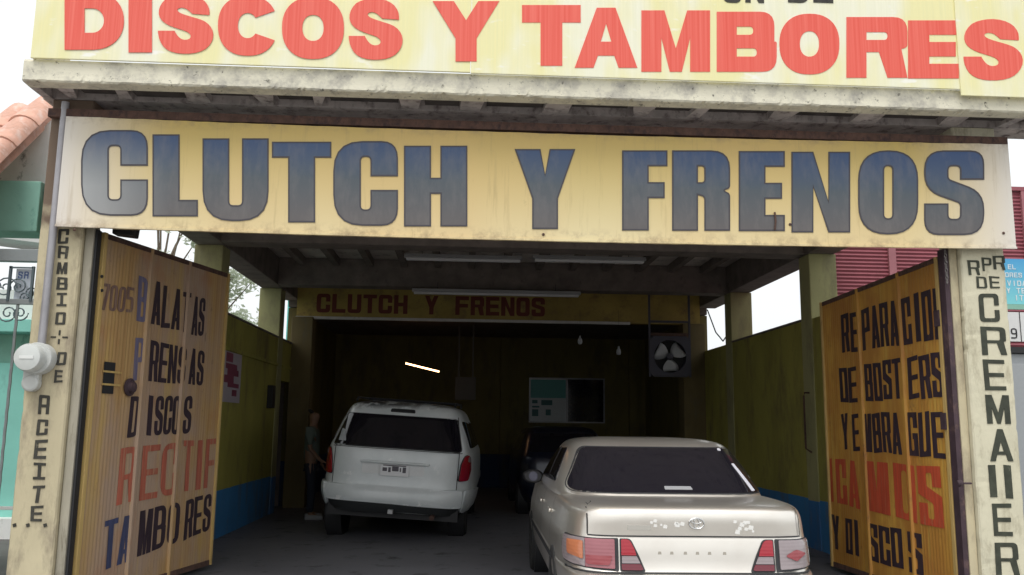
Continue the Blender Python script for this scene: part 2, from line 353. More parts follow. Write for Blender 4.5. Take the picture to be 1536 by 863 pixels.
# floors of the walls
for a, b in ((7.25, 11.1), (11.45, 14.7), (15.05, HY)):
    build('wall', MB().box(XL-.16, XL, a, b-0, 0, WTOP) if a != 15.05 else MB().box(XL-.16, XL, a, b, 2.2, WTOP), m_wall, B)
for a, b in ((7.25, 10.8), (11.15, 14.15), (14.5, HY)):
    build('wall', MB().box(XR, XR+.16, a, b, 0, WTOP), m_wall, B)
for a, b in ((11.46, 14.69), (15.06, 15.83)):
    build('wall_ledge', MB().box(XL+.001, XL+.03, a, b, 2.42, 2.47), m_wall, B, bevel=.006)
    build('wall_cap', MB().box(XL-.17, XL+.02, a, b, WTOP+.001, WTOP+.03), m_beam, B, bevel=.006)
build('wall_cap', MB().box(XR-.02, XR+.17, 11.16, 14.14, WTOP+.001, WTOP+.03), m_beam, B, bevel=.006)
for y in (11.1, 14.7): build('column', MB().box(XL-.35, XL+.012, y, y+.35, 0, BEAM), m_wall_raw, B, bevel=.012)
for y in (10.8, 14.15): build('column', MB().box(XR-.012, XR+.35, y, y+.35, 0, BEAM), m_wall_raw, B, bevel=.012)
build('column', MB().box(XL-.02, XL+.36, HY-.16, HY+.2, 0, HDR), m_col, B, bevel=.01)
build('column', MB().box(XR-.40, XR+.02, HY-.16, HY+.2, 0, HDR), m_col, B, bevel=.01)
for x0, x1 in ((XL-.33, XL+.03), (XR-.03, XR+.33)):
    build('edge_beam', MB().box(x0, x1, 7.3, HY+.2, BEAM, CEIL-.002), m_beam, B, bevel=.01)
for y in (10.95, 14.35):
    build('cross_beam', MB().box(XL+.032, XR-.032, y-.06, y+.30, BEAM+.004, CEIL-.002), m_beam, B, bevel=.01)
for i in range(13):
    x = XL+.42+i*.56
    for a, b in ((11.27, 14.28), (14.66, 15.9)):
        if i % 2 == 0 or a < 12: build('joist', MB().box(x-.05, x+.05, a, b, CEIL-.13, CEIL-.003), m_beam, B)
build('roof_slab', MB().box(XL-.5, XR+.5, 7.26, HY+.4, CEIL, CEIL+.2), m_ceiling, B)
build('header_wall', MB().box(XL+.03, XR-.03, HY-.0, HY+.18, HDR, CEIL-.002), m_header, B)
build('header_ledge', MB().box(XL+.03, 3.05, HY-.07, HY-.002, HDR-.03, HDR+.02), m_white_old, B)
# back room
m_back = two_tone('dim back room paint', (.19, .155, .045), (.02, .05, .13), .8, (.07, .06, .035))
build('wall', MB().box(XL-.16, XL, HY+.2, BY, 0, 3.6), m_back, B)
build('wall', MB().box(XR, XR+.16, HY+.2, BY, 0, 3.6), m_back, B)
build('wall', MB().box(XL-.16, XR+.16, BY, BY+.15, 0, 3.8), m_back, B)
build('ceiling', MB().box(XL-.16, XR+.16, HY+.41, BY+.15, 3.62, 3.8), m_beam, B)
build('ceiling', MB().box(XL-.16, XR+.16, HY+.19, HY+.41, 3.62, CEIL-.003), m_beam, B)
build('pilaster', MB().box(.86, 1.06, BY-.12, BY-.002, 0, 3.6), m_back, B)
build('pilaster', MB().box(4.0, 4.2, BY-.12, BY-.002, 0, 3.6), m_back, B)
# store room behind the dark doorway on the left
build('store_room_wall', MB().box(XL-1.6, XL-1.5, 14.8, 16.3, 0, 2.4).box(XL-1.5, XL-.162, 16.18, 16.28, 0, 2.4).box(XL-1.5, XL-.352, 14.75, 14.85, 0, 2.4).box(XL-1.6, XL-.162, 14.75, 16.28, 2.41, 2.5), m_beam, B)
# street pillars
zt = 4.10
build('door_jamb', MB().box(-3.098, -3.03, FY+.05, FY+.17, 0, 3.05), m_jamb, B, bevel=.005)
build('door_jamb', MB().box(4.10, 4.168, FY+.05, FY+.17, 0, 3.05), m_pillar_l, B, bevel=.005)
build('jamb_channel', MB().box(4.055, 4.098, FY+.06, FY+.15, 0, 3.03), m_jamb_dark, B)
build('jamb_channel', MB().box(-3.028, -3.01, FY+.07, FY+.15, 0, 3.03), m_black, B)
# projecting slab with hollow block soffit
SY, SZ0, SZ1 = 6.62, 4.10, 4.285
def worn_bar(name, ax, a0, a1, sect, amp, step, mat, seed=1, wear=(0,), **kw):
    "bar swept along axis ax with its section corners worn unevenly; sect: 2D loop in the other two axes"
    rn = random.Random(seed); n = int((a1-a0)/step); mb = MB(); vs = []; k = len(sect)
    cen = (sum(p[0] for p in sect)/k, sum(p[1] for p in sect)/k); lag = [0]*k
    for i in range(n+1):
        a = a0+(a1-a0)*i/n
        for j, p in enumerate(sect):
            lag[j] = lag[j]*.72+rn.gauss(0, 1)*.5
            w_ = amp*(.5+abs(lag[j])*1.0+(2.2 if rn.random() < .03 else 0)) if j in wear else 0
            d = Vector((cen[0]-p[0], cen[1]-p[1])).normalized()
            q = (p[0]+d.x*w_, p[1]+d.y*w_); vs.append((a, q[0], q[1]) if ax == 'x' else (q[0], q[1], a))
    fs = [(i*k+j, i*k+(j+1) % k, (i+1)*k+(j+1) % k, (i+1)*k+j) for i in range(n) for j in range(k)]
    fs += [tuple(range(k)), tuple(n*k+j for j in range(k))]
    return build(name, MB().add(vs, fs), mat, B, **kw)
sy_, zz_ = SY, SZ0
worn_bar('slab_edge', 'x', -3.50, 5.3, [(SY, SZ0+.012), (SY+.004, SZ0+.06), (SY+.002, SZ0+.14), (SY, SZ1-.012), (SY+.012, SZ1), (SY+.13, SZ1), (SY+.13, SZ0), (SY+.014, SZ0)], .006, .022, m_conc_cream, 3, (0, 3, 7))
build('slab_top', MB().box(-3.50, 5.3, SY+.132, 7.26, SZ0+.10, SZ1), m_soffit, B)
x = -3.30
while x < 4.9:
    x2 = x+random.uniform(.08, .24); build('soffit_rib', MB().prism([(x, SY+.132, SZ0+.005), (x2, SY+.132, SZ0+.005), (x2-.03+random.uniform(-.05, .05), 6.985, SZ0+.005), (x+random.uniform(-.05, .05), 6.985, SZ0+.005)], (0, 0, .093)), m_soffit, B)
    nx = x2+random.uniform(.30, .66)
    build('hollow_block', MB().box(x2+.02, nx-.02, SY+.15, 6.93-random.random()*.03, SZ0+.018+random.random()*.03, SZ0+.098), m_cell, B)
    x = nx
build('slab_edge_return', MB().box(-3.50, -3.43, SY+.132, 7.26, SZ0, SZ0+.098), m_soffit, B)
build('rusty_channel', MB().box(-3.43, 4.62, 6.93, 6.99, 3.93, 3.998), m_rust, B)
build('slab_tail', MB().box(-3.43, 5.3, 6.992, 7.26, SZ0+.002, SZ0+.098), m_soffit, B)

worn_bar('pillar', 'z', 0, zt-.002, [(-3.44, FY+.012), (-3.428, FY), (-3.27, FY+.001), (-3.112, FY), (-3.10, FY+.012), (-3.10, FY+.32), (-3.44, FY+.32)], .0018, .05, m_pillar_l, 5, (0, 1, 3, 4), label='cream left street pillar painted with CAMBIO DE ACEITE')
worn_bar('pillar', 'z', 0, zt-.002, [(4.17, FY+.012), (4.182, FY), (4.365, FY+.001), (4.548, FY), (4.56, FY+.012), (4.56, FY+.32), (4.17, FY+.32)], .0035, .04, m_pillar_r, 6, (0, 1, 3, 4), label='pale right street pillar painted with RPR DE CREMALLER')

# lettering on the pillars
m_dk = paint('faded black brush paint', (.045, .043, .035), .35, 12, .8, (.22, .20, .14), .60, .75)
m_dk2 = paint('dark olive brush paint', (.045, .05, .035), .35, 12, .8, (.22, .22, .16), .64, .78)
pil_l = [('C', 88, 103, 344, 366), ('a', 87, 102, 369, 388), ('M', 86, 101.5, 393.5, 411), ('B', 85.5, 101, 416, 435), ('i', 85, 100, 439.5, 460), ('O', 84, 99, 468, 486.5),
         ('D', 86, 100, 528, 548), ('E', 82, 94, 555, 574), ('a', 58.5, 74, 593, 621), ('C', 55, 72, 629.5, 653), ('E', 52, 70, 660, 689), ('i', 50, 68, 694, 720), ('T', 48, 66, 729, 754.5), ('E', 46, 64, 759, 782)]
def write_face(lst, Y, name, mat, parent, **kw):
    for ch, x0, x1, y0, y1 in lst:
        a = at(x0, y1, Y); b = at(x1, y1, Y); c = at(x0, y0, Y); d = at(x1, y0, Y)
        mb = MB(); cx0 = (a.x+c.x)/2; cx1 = (b.x+d.x)/2
        zb, zu = (a.z+b.z)/2, (c.z+d.z)/2; jt = lambda: random.uniform(-.004, .004)
        letter(mb, ch, quadmap((cx0+jt(), Y, zb+jt()), (cx1+jt(), Y, zb+jt()), (cx0+jt(), Y, zu+jt()), (cx1+jt(), Y, zu+jt())), (0, -1, 0), .003, **({**kw, 't': .55} if ch == 'I' else kw))
        build(name, mb, mat, parent)
write_face(pil_l, FY-.001, 'letter', m_dk, B, W=.72, t=.20, h=.16, R=.10, r=.01)
mb = MB()
for dx, dz, ax, az in ((0, .035, .007, .02), (0, -.035, .007, .02), (.045, 0, .02, .006), (-.045, 0, .02, .006)):
    c = at(89, 506, FY); mb.obox((c.x+dx, FY-.002, c.z+dz), (ax, 0, 0), (0, .002, 0), (0, 0, az))
for px in (22, 42, 68):
    c = at(px, 788, FY); mb.obox((c.x, FY-.002, c.z), (.012, 0, .004), (0, .002, 0), (-.004, 0, .012))
build('painted_mark', mb, m_dk, B)
pil_r = [('R', 1452, 1469, 391, 413), ('P', 1473, 1487, 387, 407), ('R', 1490, 1507, 384, 405), ('D', 1465, 1480, 415, 433), ('E', 1484, 1499, 415, 433), ('C', 1469, 1499, 441, 483), ('R', 1472, 1509, 491, 533),
         ('E', 1476, 1508, 540, 585), ('M', 1479, 1515, 593, 636), ('A', 1484, 1518, 644, 692), ('I', 1482, 1496, 698, 746), ('I', 1505, 1519, 698, 748), ('E', 1490, 1518, 756, 804), ('R', 1493, 1528, 815, 863)]
write_face(pil_r, FY-.001, 'letter', m_dk2, B, W=.72, t=.17, h=.13, R=.16, r=.06)

# header lettering
x = -2.70
H0, H1 = 3.50, 3.80
words = 'CLUTCH Y FRENOS'; step = (at(820, 455, HY).x-at(475, 455, HY).x)/len(words)
x = at(475, 455, HY).x
for ch in words:
    if ch != ' ':
        mb = MB(); letter(mb, ch, boxmap(x, x+step*.88, H0, H1+.05, HY-.002), (0, -1, 0), .003, W=.75, t=.24, h=.2, R=.2, r=.04); build('letter', mb, m_red_paint, B)
    x += step

# ================================================================== SIGNS
# big yellow board CLUTCH Y FRENOS
SX0, SX1, S0, S1, SFY = -3.27, 4.60, 3.012, 3.925, 6.90
S = thing('sign_board', 'long yellow board reading CLUTCH Y FRENOS in blue grey letters over the entrance', 'sign', (SX0, 7.0, S0))
t = NT('yellow print fading to white with painted slab shade'); xyz = t.xyz()
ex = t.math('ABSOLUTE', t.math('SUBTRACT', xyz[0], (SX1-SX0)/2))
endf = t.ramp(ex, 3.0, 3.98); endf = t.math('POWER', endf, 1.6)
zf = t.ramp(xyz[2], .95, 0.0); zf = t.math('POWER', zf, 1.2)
c = t.mix(zf, (.50, .36, .065), (.76, .65, .38))  # print pales to cream below; darker top is painted slab shade
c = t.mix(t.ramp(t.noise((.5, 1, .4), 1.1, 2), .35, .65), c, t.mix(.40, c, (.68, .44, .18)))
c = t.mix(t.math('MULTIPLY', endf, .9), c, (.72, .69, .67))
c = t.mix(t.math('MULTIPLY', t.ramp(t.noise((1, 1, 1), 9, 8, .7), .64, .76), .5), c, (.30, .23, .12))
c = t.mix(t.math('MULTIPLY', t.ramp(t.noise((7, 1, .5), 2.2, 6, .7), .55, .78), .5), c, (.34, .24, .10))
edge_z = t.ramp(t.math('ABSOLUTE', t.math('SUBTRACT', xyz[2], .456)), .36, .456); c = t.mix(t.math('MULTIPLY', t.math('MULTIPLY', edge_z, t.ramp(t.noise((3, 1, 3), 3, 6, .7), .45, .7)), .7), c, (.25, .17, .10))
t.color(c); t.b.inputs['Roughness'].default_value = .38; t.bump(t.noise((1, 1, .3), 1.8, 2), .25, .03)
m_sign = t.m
sag = lambda x: -.027*(1-((x-(SX0+SX1)/2)/((SX1-SX0)/2))**2)            # the long board sags a little in the middle
def sagbox(x0, x1, y0, y1, z0, z1, n=40, wob=0):
    rn = random.Random(4); vs = []
    for i in range(n+1):
        x = x0+(x1-x0)*i/n; e = [rn.uniform(-wob, wob) for _ in range(2)]
        vs += [(x, y0, z0+sag(x)+e[0]), (x, y1, z0+sag(x)+e[0]), (x, y1, z1+sag(x)+e[1]), (x, y0, z1+sag(x)+e[1])]
    return MB().add(vs, [(i*4+j, i*4+(j+1) % 4, (i+1)*4+(j+1) % 4, (i+1)*4+j) for i in range(n) for j in range(4)]+[(0, 1, 2, 3), (n*4, n*4+1, n*4+2, n*4+3)])
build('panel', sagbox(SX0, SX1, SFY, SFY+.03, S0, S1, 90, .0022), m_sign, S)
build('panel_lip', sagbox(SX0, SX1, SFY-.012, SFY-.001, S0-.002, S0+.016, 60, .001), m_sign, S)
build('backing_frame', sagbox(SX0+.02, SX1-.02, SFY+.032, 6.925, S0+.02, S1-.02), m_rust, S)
t = NT('blue to grey lettering print with painted glare'); xyz = t.xyz()
zf = t.ramp(xyz[2], .12, .84)
c = t.mix(t.ramp(zf, 0, .5), (.115, .105, .105), (.070, .090, .110)); c = t.mix(t.ramp(zf, .45, 1), c, (.026, .068, .185))
c = t.mix(t.math('MULTIPLY', t.ramp(t.noise((3, 1, 1), 3, 6, .7), .45, .75), .35), c, (.22, .20, .19))
c = t.mix(t.math('MULTIPLY', t.math('MULTIPLY', t.ramp(xyz[0], .9, .1), t.ramp(zf, 1.0, .3)), .8), c, (.44, .45, .45))  # whitish first letter: glare on the glossy board painted in
t.color(c); t.b.inputs['Roughness'].default_value = .42
m_let = t.m; m_edge = flat('dark letter outline', (.055, .05, .06), .5)
big = [('C', 122, 222, 195.5, 324), ('L', 229, 297, 202, 325), ('U', 304, 403, 208, 332), ('T', 408, 497, 213, 334), ('C', 500, 597, 212, 339), ('H', 606, 701, 219, 340), ('Y', 772, 863, 224, 344),
       ('F', 933, 1001, 226, 346), ('r', 1008, 1095, 226, 346.5), ('E', 1108, 1177, 227, 347), ('N', 1187, 1275, 228, 349), ('O', 1287, 1377, 226, 352), ('S', 1386, 1476, 226, 353)]
for ch, x0, x1, y0, y1 in big:
    a = at(x0, y1, SFY); b = at(x1, y1, SFY); c_ = at(x0, y0, SFY); d = at(x1, y0, SFY)
    mb, eb = MB(), MB(); W = (x1-x0)/121.
    tt = {'C': .335, 'L': .335, 'U': .33, 'T': .335, 'H': .335, 'Y': .32, 'F': .33, 'r': .32, 'E': .33, 'N': .27, 'O': .315, 'S': .30}[ch]
    if ch in 'CO': tt *= 1.02
    letter(mb, ch, quadmap(a, b, c_, d), (0, -1, 0), .004, W=W, t=tt, h=.20 if ch not in 'CUOS' else .19, R=.36, r=.05, edge=eb, ew=.018)
    lo = build('letter', mb, m_let, S); build('letter_outline', eb, m_edge, lo)
for px, py in ((815, 352), (112, 345), (180, 176), (1185, 337), (1160, 205), (1505, 350)):
    c_ = at(px, py, SFY); build('screw', MB().lathe((c_.x, SFY-.002, c_.z), (0, -1, 0), [(.012, 0), (.012, .004), (.004, .009)], 10), m_rust, S)
c_ = at(1162, 333, SFY); build('cable_stub', MB().tube([(c_.x, SFY-.01, c_.z+.08), (c_.x+.004, SFY-.014, c_.z), (c_.x-.004, SFY-.01, c_.z-.07)], .008), m_rust, S)

# upper sign DISCOS Y TAMBORES
UY = 6.585
U = thing('painted_sign', 'pale yellow panel sign reading DISCOS Y TAMBORES in big red letters above the slab', 'sign', (-3.5, UY, SZ1))
def pale(nm, seed):
    t = NT(nm)
    n = t.ramp(t.noise((.9, 1, .35), 2.0+seed*.13, 3), .42, .60)
    c = t.mix(n, (.86, .80, .42), (.88, .86, .68))
    st = t.ramp(t.noise((14, 1, .12), 3+seed, 4, .6), .35, .75); c = t.mix(t.math('MULTIPLY', st, .25), c, (.62, .66, .42))
    c = t.mix(t.math('MULTIPLY', t.ramp(t.noise((2, 1, 5), 1.6, 3), .62, .70), .8), c, (.93, .92, .86))
    t.color(c); t.b.inputs['Roughness'].default_value = .5
    wv = t.n('ShaderNodeTexWave'); wv.inputs['Scale'].default_value = 5; wv.inputs['Distortion'].default_value = .6
    t.l(t.tc.outputs['Object'], wv.inputs['Vector']); t.bump(wv.outputs['Fac'], .12, .01); return t.m
xs1 = at(707, 60, UY).x; xs2 = at(1439, 100, UY).x
zt_ = 5.3
for i, (a, b, y0, z0) in enumerate(((-3.435, xs1-.004, UY, SZ1-.005), (xs1, xs2+.01, UY-.003, SZ1-.012), (xs2-.01, 5.3, UY-.016, SZ1-.07))):
    build('sign_panel', MB().box(a, b, y0, y0+.02 if i < 2 else y0+.012, z0, zt_), pale('pale yellow weathered paint', i), U, bevel=.003)
build('side_return', MB().box(-3.435, -3.415, UY+.022, UY+.6, SZ1+.003, zt_), m_conc_cream, U)
t = NT('faded red letter paint')
c = t.mix(t.ramp(t.noise((16, 1, .15), 3.2, 4), .35, .7), (.77, .085, .055), (.85, .165, .12))
t.color(c); t.b.inputs['Roughness'].default_value = .5; m_red = t.m
up = [('D', 97, 186, -12, 75), ('I', 190, 231, -10, 79), ('S', 237, 320, -8, 81), ('C', 327, 416, -6, 84), ('O', 423, 516, -4, 89), ('S', 523, 604, -2, 90), ('Y', 649, 749, 2, 92.5), ('T', 783, 871, 8, 99),
      ('A', 862, 956, 12, 102), ('M', 962, 1065, 16, 108), ('B', 1075, 1165, 18, 108), ('O', 1169, 1259, 21, 112), ('R', 1269.5, 1361, 26, 117), ('E', 1362, 1438, 31, 118), ('S', 1445, 1534, 29, 121)]
for ch, x0, x1, y0, y1 in up:
    Yp = UY-(.0165 if x0 > 1440 else .0035)
    a = at(x0, y1, Yp); b = at(x1, y1, Yp); c_ = at(x0, y0, Yp); d = at(x1, y0, Yp)
    mb = MB(); W = (x1-x0)/88.
    tt = {'I': .40, 'Y': .36, 'T': .37, 'A': .32, 'M': .34, 'S': .33, 'E': .36}.get(ch, .34)
    letter(mb, ch, quadmap(a, b, c_, d), (0, -1, 0), .003, W=W, t=tt, h=.29 if ch not in 'SREBM' else .25, R=.42, r=.09, rnd=True)
    build('letter', mb, m_red, U)
for ch, x0, x1 in (('O', 1085, 1112), ('N', 1118, 1146), ('D', 1182, 1213), ('E', 1220, 1250)):
    a = at(x0, 4, UY-.004); b = at(x1, 5, UY-.004); mb = MB(); letter(mb, ch, boxmap(a.x, b.x, a.z, a.z+.24, UY-.004), (0, -1, 0), .003, W=.7, t=.2, h=.2, R=.25, r=.1)
    build('letter', mb, m_dk, U, label='black letter cut by the top of the picture')

# ================================================================== GATE LEAVES
def door_mat(nm, c1, c2, c3, seed):
    t = NT(nm)
    st = t.ramp(t.noise((9, 9, .10), 2.2, 4, .6), .3, .7)
    blot = t.ramp(t.noise((1, 1, .45), 1.5+seed, 4), .38, .56)
    c = t.mix(st, c1, c2); c = t.mix(t.math('MULTIPLY', blot, .75), c, c3)
    c = t.mix(t.math('MULTIPLY', t.ramp(t.noise((5, 5, .35), 1.3+seed, 5), .54, .64), .35), c, (.62, .43, .10)); c = t.mix(t.math('MULTIPLY', t.ramp(t.noise((.8, .8, .6), 2.6+seed, 4), .56, .70), .35), c, (.42, .13, .03))
    c = t.mix(t.math('MULTIPLY', t.ramp(t.noise((1, 1, .7), 7, 9, .75), .60, .72), .6), c, (.12, .07, .045))
    t.color(c); t.b.inputs['Roughness'].default_value = .45; t.bump(t.noise((3, 3, .5), 12), .12, .004); return t.m
m_doorL = door_mat('weathered orange tan gate paint', (.43, .25, .10), (.56, .36, .15), (.42, .31, .25), 0)
m_doorR = door_mat('weathered orange ochre gate paint', (.53, .26, .045), (.68, .39, .075), (.43, .19, .04), 1.2)
m_barL = paint('yellow gate bar paint', (.55, .38, .14), .15, 8, .5, (.2, .13, .08), .62, .72, (4, 4, .3))
m_ink = paint('dark brown brush lettering', (.035, .020, .030), .3, 6, .6, (.14, .08, .06), .64, .76, (4, 4, .5))
m_ink_blue = paint('washed blue lettering', (.15, .14, .24), .25, 6, .6, (.34, .26, .2), .52, .68, (6, 6, .4))
m_ink_fade = paint('faded brown number', (.20, .12, .10), .3, 6, .6, (.38, .26, .16), .5, .7, (6, 6, .4))
m_ink_navy = paint('navy lettering', (.05, .06, .13), .3, 6, .6, (.22, .18, .18), .6, .72, (6, 6, .4))
m_ink_red = paint('brick red lettering', (.52, .075, .03), .25, 5, .6, (.42, .19, .10), .55, .7, (6, 6, .4))
m_ink_redL = paint('faded salmon lettering', (.44, .115, .07), .25, 5, .6, (.45, .26, .16), .50, .66, (6, 6, .4))
def gate_leaf(A, Bp, zA, zB, z0, mat, nm_label, side, bars, words, number=None):
    A = Vector(A); Bp = Vector(Bp); d = (Bp-A); Ln = d.length; d.normalize()
    n = Vector((d.y, -d.x)) if side > 0 else Vector((-d.y, d.x))       # visible face normal
    G = thing('gate_leaf', nm_label, 'gate', (A.x, A.y, 0), 'pair of folding metal gate leaves')
    def P(s, z, o=0): q = A+d*s+n*o; return Vector((q.x, q.y, z))
    top = lambda s: zA+(zB-zA)*s/Ln
    bars = [(lambda q: (Vector((q.x, q.y))-A).dot(d))((lambda rr, nn: CO+rr*((Vector((A.x, A.y, 0))+nn*.02-CO).dot(nn)/rr.dot(nn)))(CF+CR*(bx-768)/FPX-CU*(by-431.5)/FPX, Vector((n.x, n.y, 0)))) for bx, by in bars]
    cuts = [0.04]+[b for bb in bars for b in (bb-.02, bb+.02)]+[Ln-.03]
    for i in range(0, len(cuts), 2):
        a, b = cuts[i], cuts[i+1]; k = max(4, int((b-a)/.0225)); prof = []
        for j in range(k+1): prof.append((a+(b-a)*j/k, .0022 if (j//1) % 2 else 0))
        F = [[P(s, z0+.03, o), P(s, top(s)-.02, o)] for s, o in prof]
        R_ = [[P(s, z0+.03, o-.012), P(s, top(s)-.02, o-.012)] for s, o in prof]
        build('corrugated_panel', MB().grid(F).grid(R_), mat, G)
    for s in bars:
        build('panel_bar', MB().prism([P(s-.028, z0, -.02), P(s+.028, z0, -.02), P(s+.014, z0, .026), P(s-.014, z0, .026)], (0, 0, top(s)-z0-.005)), mat, G, bevel=.004)
    for s, wd in ((.02, .022), (Ln-.015, .016)):
        build('frame_stile', MB().prism([P(s-wd, z0, -.03), P(s+wd, z0, -.03), P(s+wd, z0, .022), P(s-wd, z0, .022)], (0, 0, top(s)-z0)), m_barL, G, bevel=.003)
    build('frame_rail', MB().add([P(.05, zA-.045, -.028), P(Ln-.04, zB-.045, -.028), P(Ln-.04, zB-.045, .012), P(.05, zA-.045, .012), P(.05, zA-.002, -.028), P(Ln-.04, zB-.002, -.028), P(Ln-.04, zB-.002, .012), P(.05, zA-.002, .012)],
          [(0, 1, 2, 3), (7, 6, 5, 4), (0, 4, 5, 1), (1, 5, 6, 2), (2, 6, 7, 3), (3, 7, 4, 0)]), m_rust, G)
    build('frame_rail', MB().add([P(.05, z0, -.028), P(Ln-.04, z0, -.028), P(Ln-.04, z0, .012), P(.05, z0, .012), P(.05, z0+.05, -.028), P(Ln-.04, z0+.05, -.028), P(Ln-.04, z0+.05, .012), P(.05, z0+.05, .012)],
          [(0, 1, 2, 3), (7, 6, 5, 4), (0, 4, 5, 1), (1, 5, 6, 2), (2, 6, 7, 3), (3, 7, 4, 0)]), m_rust, G)
    def hit(px, py):
        r = CF+CR*(px-768)/FPX-CU*(py-431.5)/FPX
        # solve CO + r*k on the plane of the leaf
        nn = Vector((n.x, n.y, 0)); k = (Vector((A.x, A.y, 0))+nn*.008-CO).dot(nn)/r.dot(nn); q = CO+r*k
        return (Vector((q.x, q.y))-A).dot(d), q.z
    for segs, (xa, ya0, ya1, xb, yb0, yb1), kw in words:
        s0, t0 = hit(xa, ya0); _, b0 = hit(xa, ya1); s1, t1 = hit(xb, yb0); _, b1 = hit(xb, yb1); gi = 0
        for txt, qa, qb in segs:
            ym = (ya0+ya1)/2; e0, _ = hit(qa, ym); e1, _ = hit(qb, ym); L = len(txt); step_ = (e1-e0)/(L-.12)
            for i, ch in enumerate(txt):
                sa = e0+i*step_; sb = sa+step_*.88
                if ch in 'I1': sa, sb = sa+step_*.2, sb-step_*.1
                def f(u, v, sa=sa, sb=sb):
                    sx = sa+(sb-sa)*u; q = (sx-s0)/(s1-s0); return P(sx, (b0+(b1-b0)*q)*(1-v)+(t0+(t1-t0)*q)*v, .0045)
                ja, jb, jc, jd = [random.uniform(-.010, .010) for _ in range(4)]
                def f(u, v, f0=f, k=(ja, jb, jc, jd)): q = f0(u, v); q.z += k[0]*(1-u)+k[1]*u; q += Vector((d.x, d.y, 0))*(k[2]*v+k[3]*(1-v))*.8; return q
                mb = MB(); hh = (t0-b0); W = (sb-sa)/hh
                letter(mb, ch, f, (n.x, n.y, 0), .0015, W=W, t=W*.8 if ch == 'I' else min(W*.37, .17), h=.115, R=W*.62, r=.06)
                mt = kw['first'] if (gi < kw.get('nfirst', 1) and 'first' in kw) else kw['mat']; gi += 1
                build('letter', mb, mt, G)
    return G, P, hit, top
GL, P, hit, top = gate_leaf((-3.01, 7.17), (-2.555, 9.30), 3.03, 3.06, .06, m_doorL, 'left gate leaf swung inward, tan corrugated metal listing BALATAS PRENSAS DISCOS RECTIF TAMBORES', -1*-1, [(213, 590), (272, 600)],
  [([('7005', 152, 202)], (152, 424, 465, 202, 432, 470), dict(mat=m_ink_fade)),
   ([('B', 207, 222), ('ALAT', 230, 287), ('AS', 291, 309)], (207, 413, 482, 310, 449, 506), dict(mat=m_ink, first=m_ink_blue)),
   ([('P', 202, 217), ('RENS', 225, 280), ('AS', 286, 307)], (202, 505, 570, 308, 526, 578), dict(mat=m_ink, first=m_ink_blue)),
   ([('D', 194, 209), ('ISCO', 218, 271), ('S', 276, 288)], (194, 594, 656, 288, 594, 650), dict(mat=m_ink)),
   ([('R', 178, 204), ('EC', 212, 266), ('TIF', 273, 321)], (178, 672, 757, 322, 658, 730), dict(mat=m_ink_redL)),
   ([('TA', 156, 197), ('MBO', 207, 267), ('RES', 275, 313)], (156, 781, 855, 313, 742, 797), dict(mat=m_ink, first=m_ink_navy, nfirst=2))])
# lock plate, bolt and knob
s0, z0_ = hit(163, 567)
build('lock_opening', MB().prism([P(s0-.075, z0_-.13, .009), P(s0+.075, z0_-.13, .009), P(s0+.075, z0_+.13, .009), P(s0-.075, z0_+.13, .009)], tuple(P(0, 0, .002)-P(0, 0, 0))), m_black, GL)
for k in (-.055, .05): build('lock_strap', MB().prism([P(s0-.09, z0_+k-.008, .012), P(s0+.16, z0_+k-.008, .012), P(s0+.16, z0_+k+.008, .012), P(s0-.09, z0_+k+.008, .012)], tuple(P(0, 0, .006)-P(0, 0, 0))), m_barL, GL)
s1, z1 = hit(193, 581); q = P(s1, z1, .01); nv = P(0, 0, 1)-P(0, 0, 0)
build('lock_knob', MB().lathe(q, nv, [(.075, 0), (.078, .015), (.05, .022), (.045, .05), (.02, .055)], 16), m_jamb_dark, GL, smooth=True)
for py in (415, 436): 
    s2, z2 = hit(150, py); build('bolt', MB().lathe(P(s2, z2, .02), nv, [(.014, 0), (.012, .012), (.004, .014)], 8), m_black, GL)
GR, P, hit, top = gate_leaf((4.075, 7.17), (3.94, 9.36), 2.985, 2.885, .06, m_doorR, 'right gate leaf swung inward, ochre corrugated metal listing REPARACION DE BOSTERS Y EMBRAGUE', -1, [(1291.5, 590), (1355, 590)],
  [([('RE', 1262, 1287), ('PARA', 1293, 1348), ('CION', 1354, 1417)], (1262, 473, 530, 1418, 428, 508), dict(mat=m_ink)),
   ([('DE', 1259, 1285), ('BOST', 1297, 1352), ('ERS', 1362, 1416)], (1259, 553, 604, 1418, 527, 596), dict(mat=m_ink)),
   ([('Y', 1262, 1272), ('E', 1278, 1288), ('MBRA', 1295, 1351), ('GUE', 1359, 1415)], (1262, 621, 674, 1418, 617, 688), dict(mat=m_ink)),
   ([('I', 1244, 1250), ('CA', 1254, 1288), ('M', 1296, 1332), ('OS', 1340, 1411)], (1238, 688, 751, 1415, 701, 794), dict(mat=m_ink_red)),
   ([('Y', 1248, 1259), ('DI', 1268, 1289), ('SCO', 1300, 1352), ('S', 1360, 1381)], (1248, 772, 822, 1384, 802, 864), dict(mat=m_ink))])
nv = P(0, 0, 1)-P(0, 0, 0)
for py in (475, 632): 
    s2, z2 = hit(1424, py); build('hinge', MB().prism([P(.0, z2-.07, .023), P(.075, z2-.07, .023), P(.075, z2+.07, .023), P(.0, z2+.07, .023)], tuple(nv*.012)), m_jamb_dark, GR, bevel=.003)
ch_ = thing('chain', 'short steel chain hanging by the top of the right gate leaf', 'chain', (4.06, 7.04, 2.6))
for i in range(9):
    z = 3.0-i*.032; pts = []
    for k in range(9):
        a = k/8*2*math.pi; e = Vector((math.cos(a)*.009, 0, math.sin(a)*.02)) if i % 2 else Vector((0, math.cos(a)*.009, math.sin(a)*.02)); pts.append(Vector((4.06, 7.035, z))+e)
    build('link', MB().tube(pts, .004, 5, False), flat('chain steel', (.30, .28, .27), .4, .8) if i == 0 else bpy.data.materials['chain steel'], ch_)
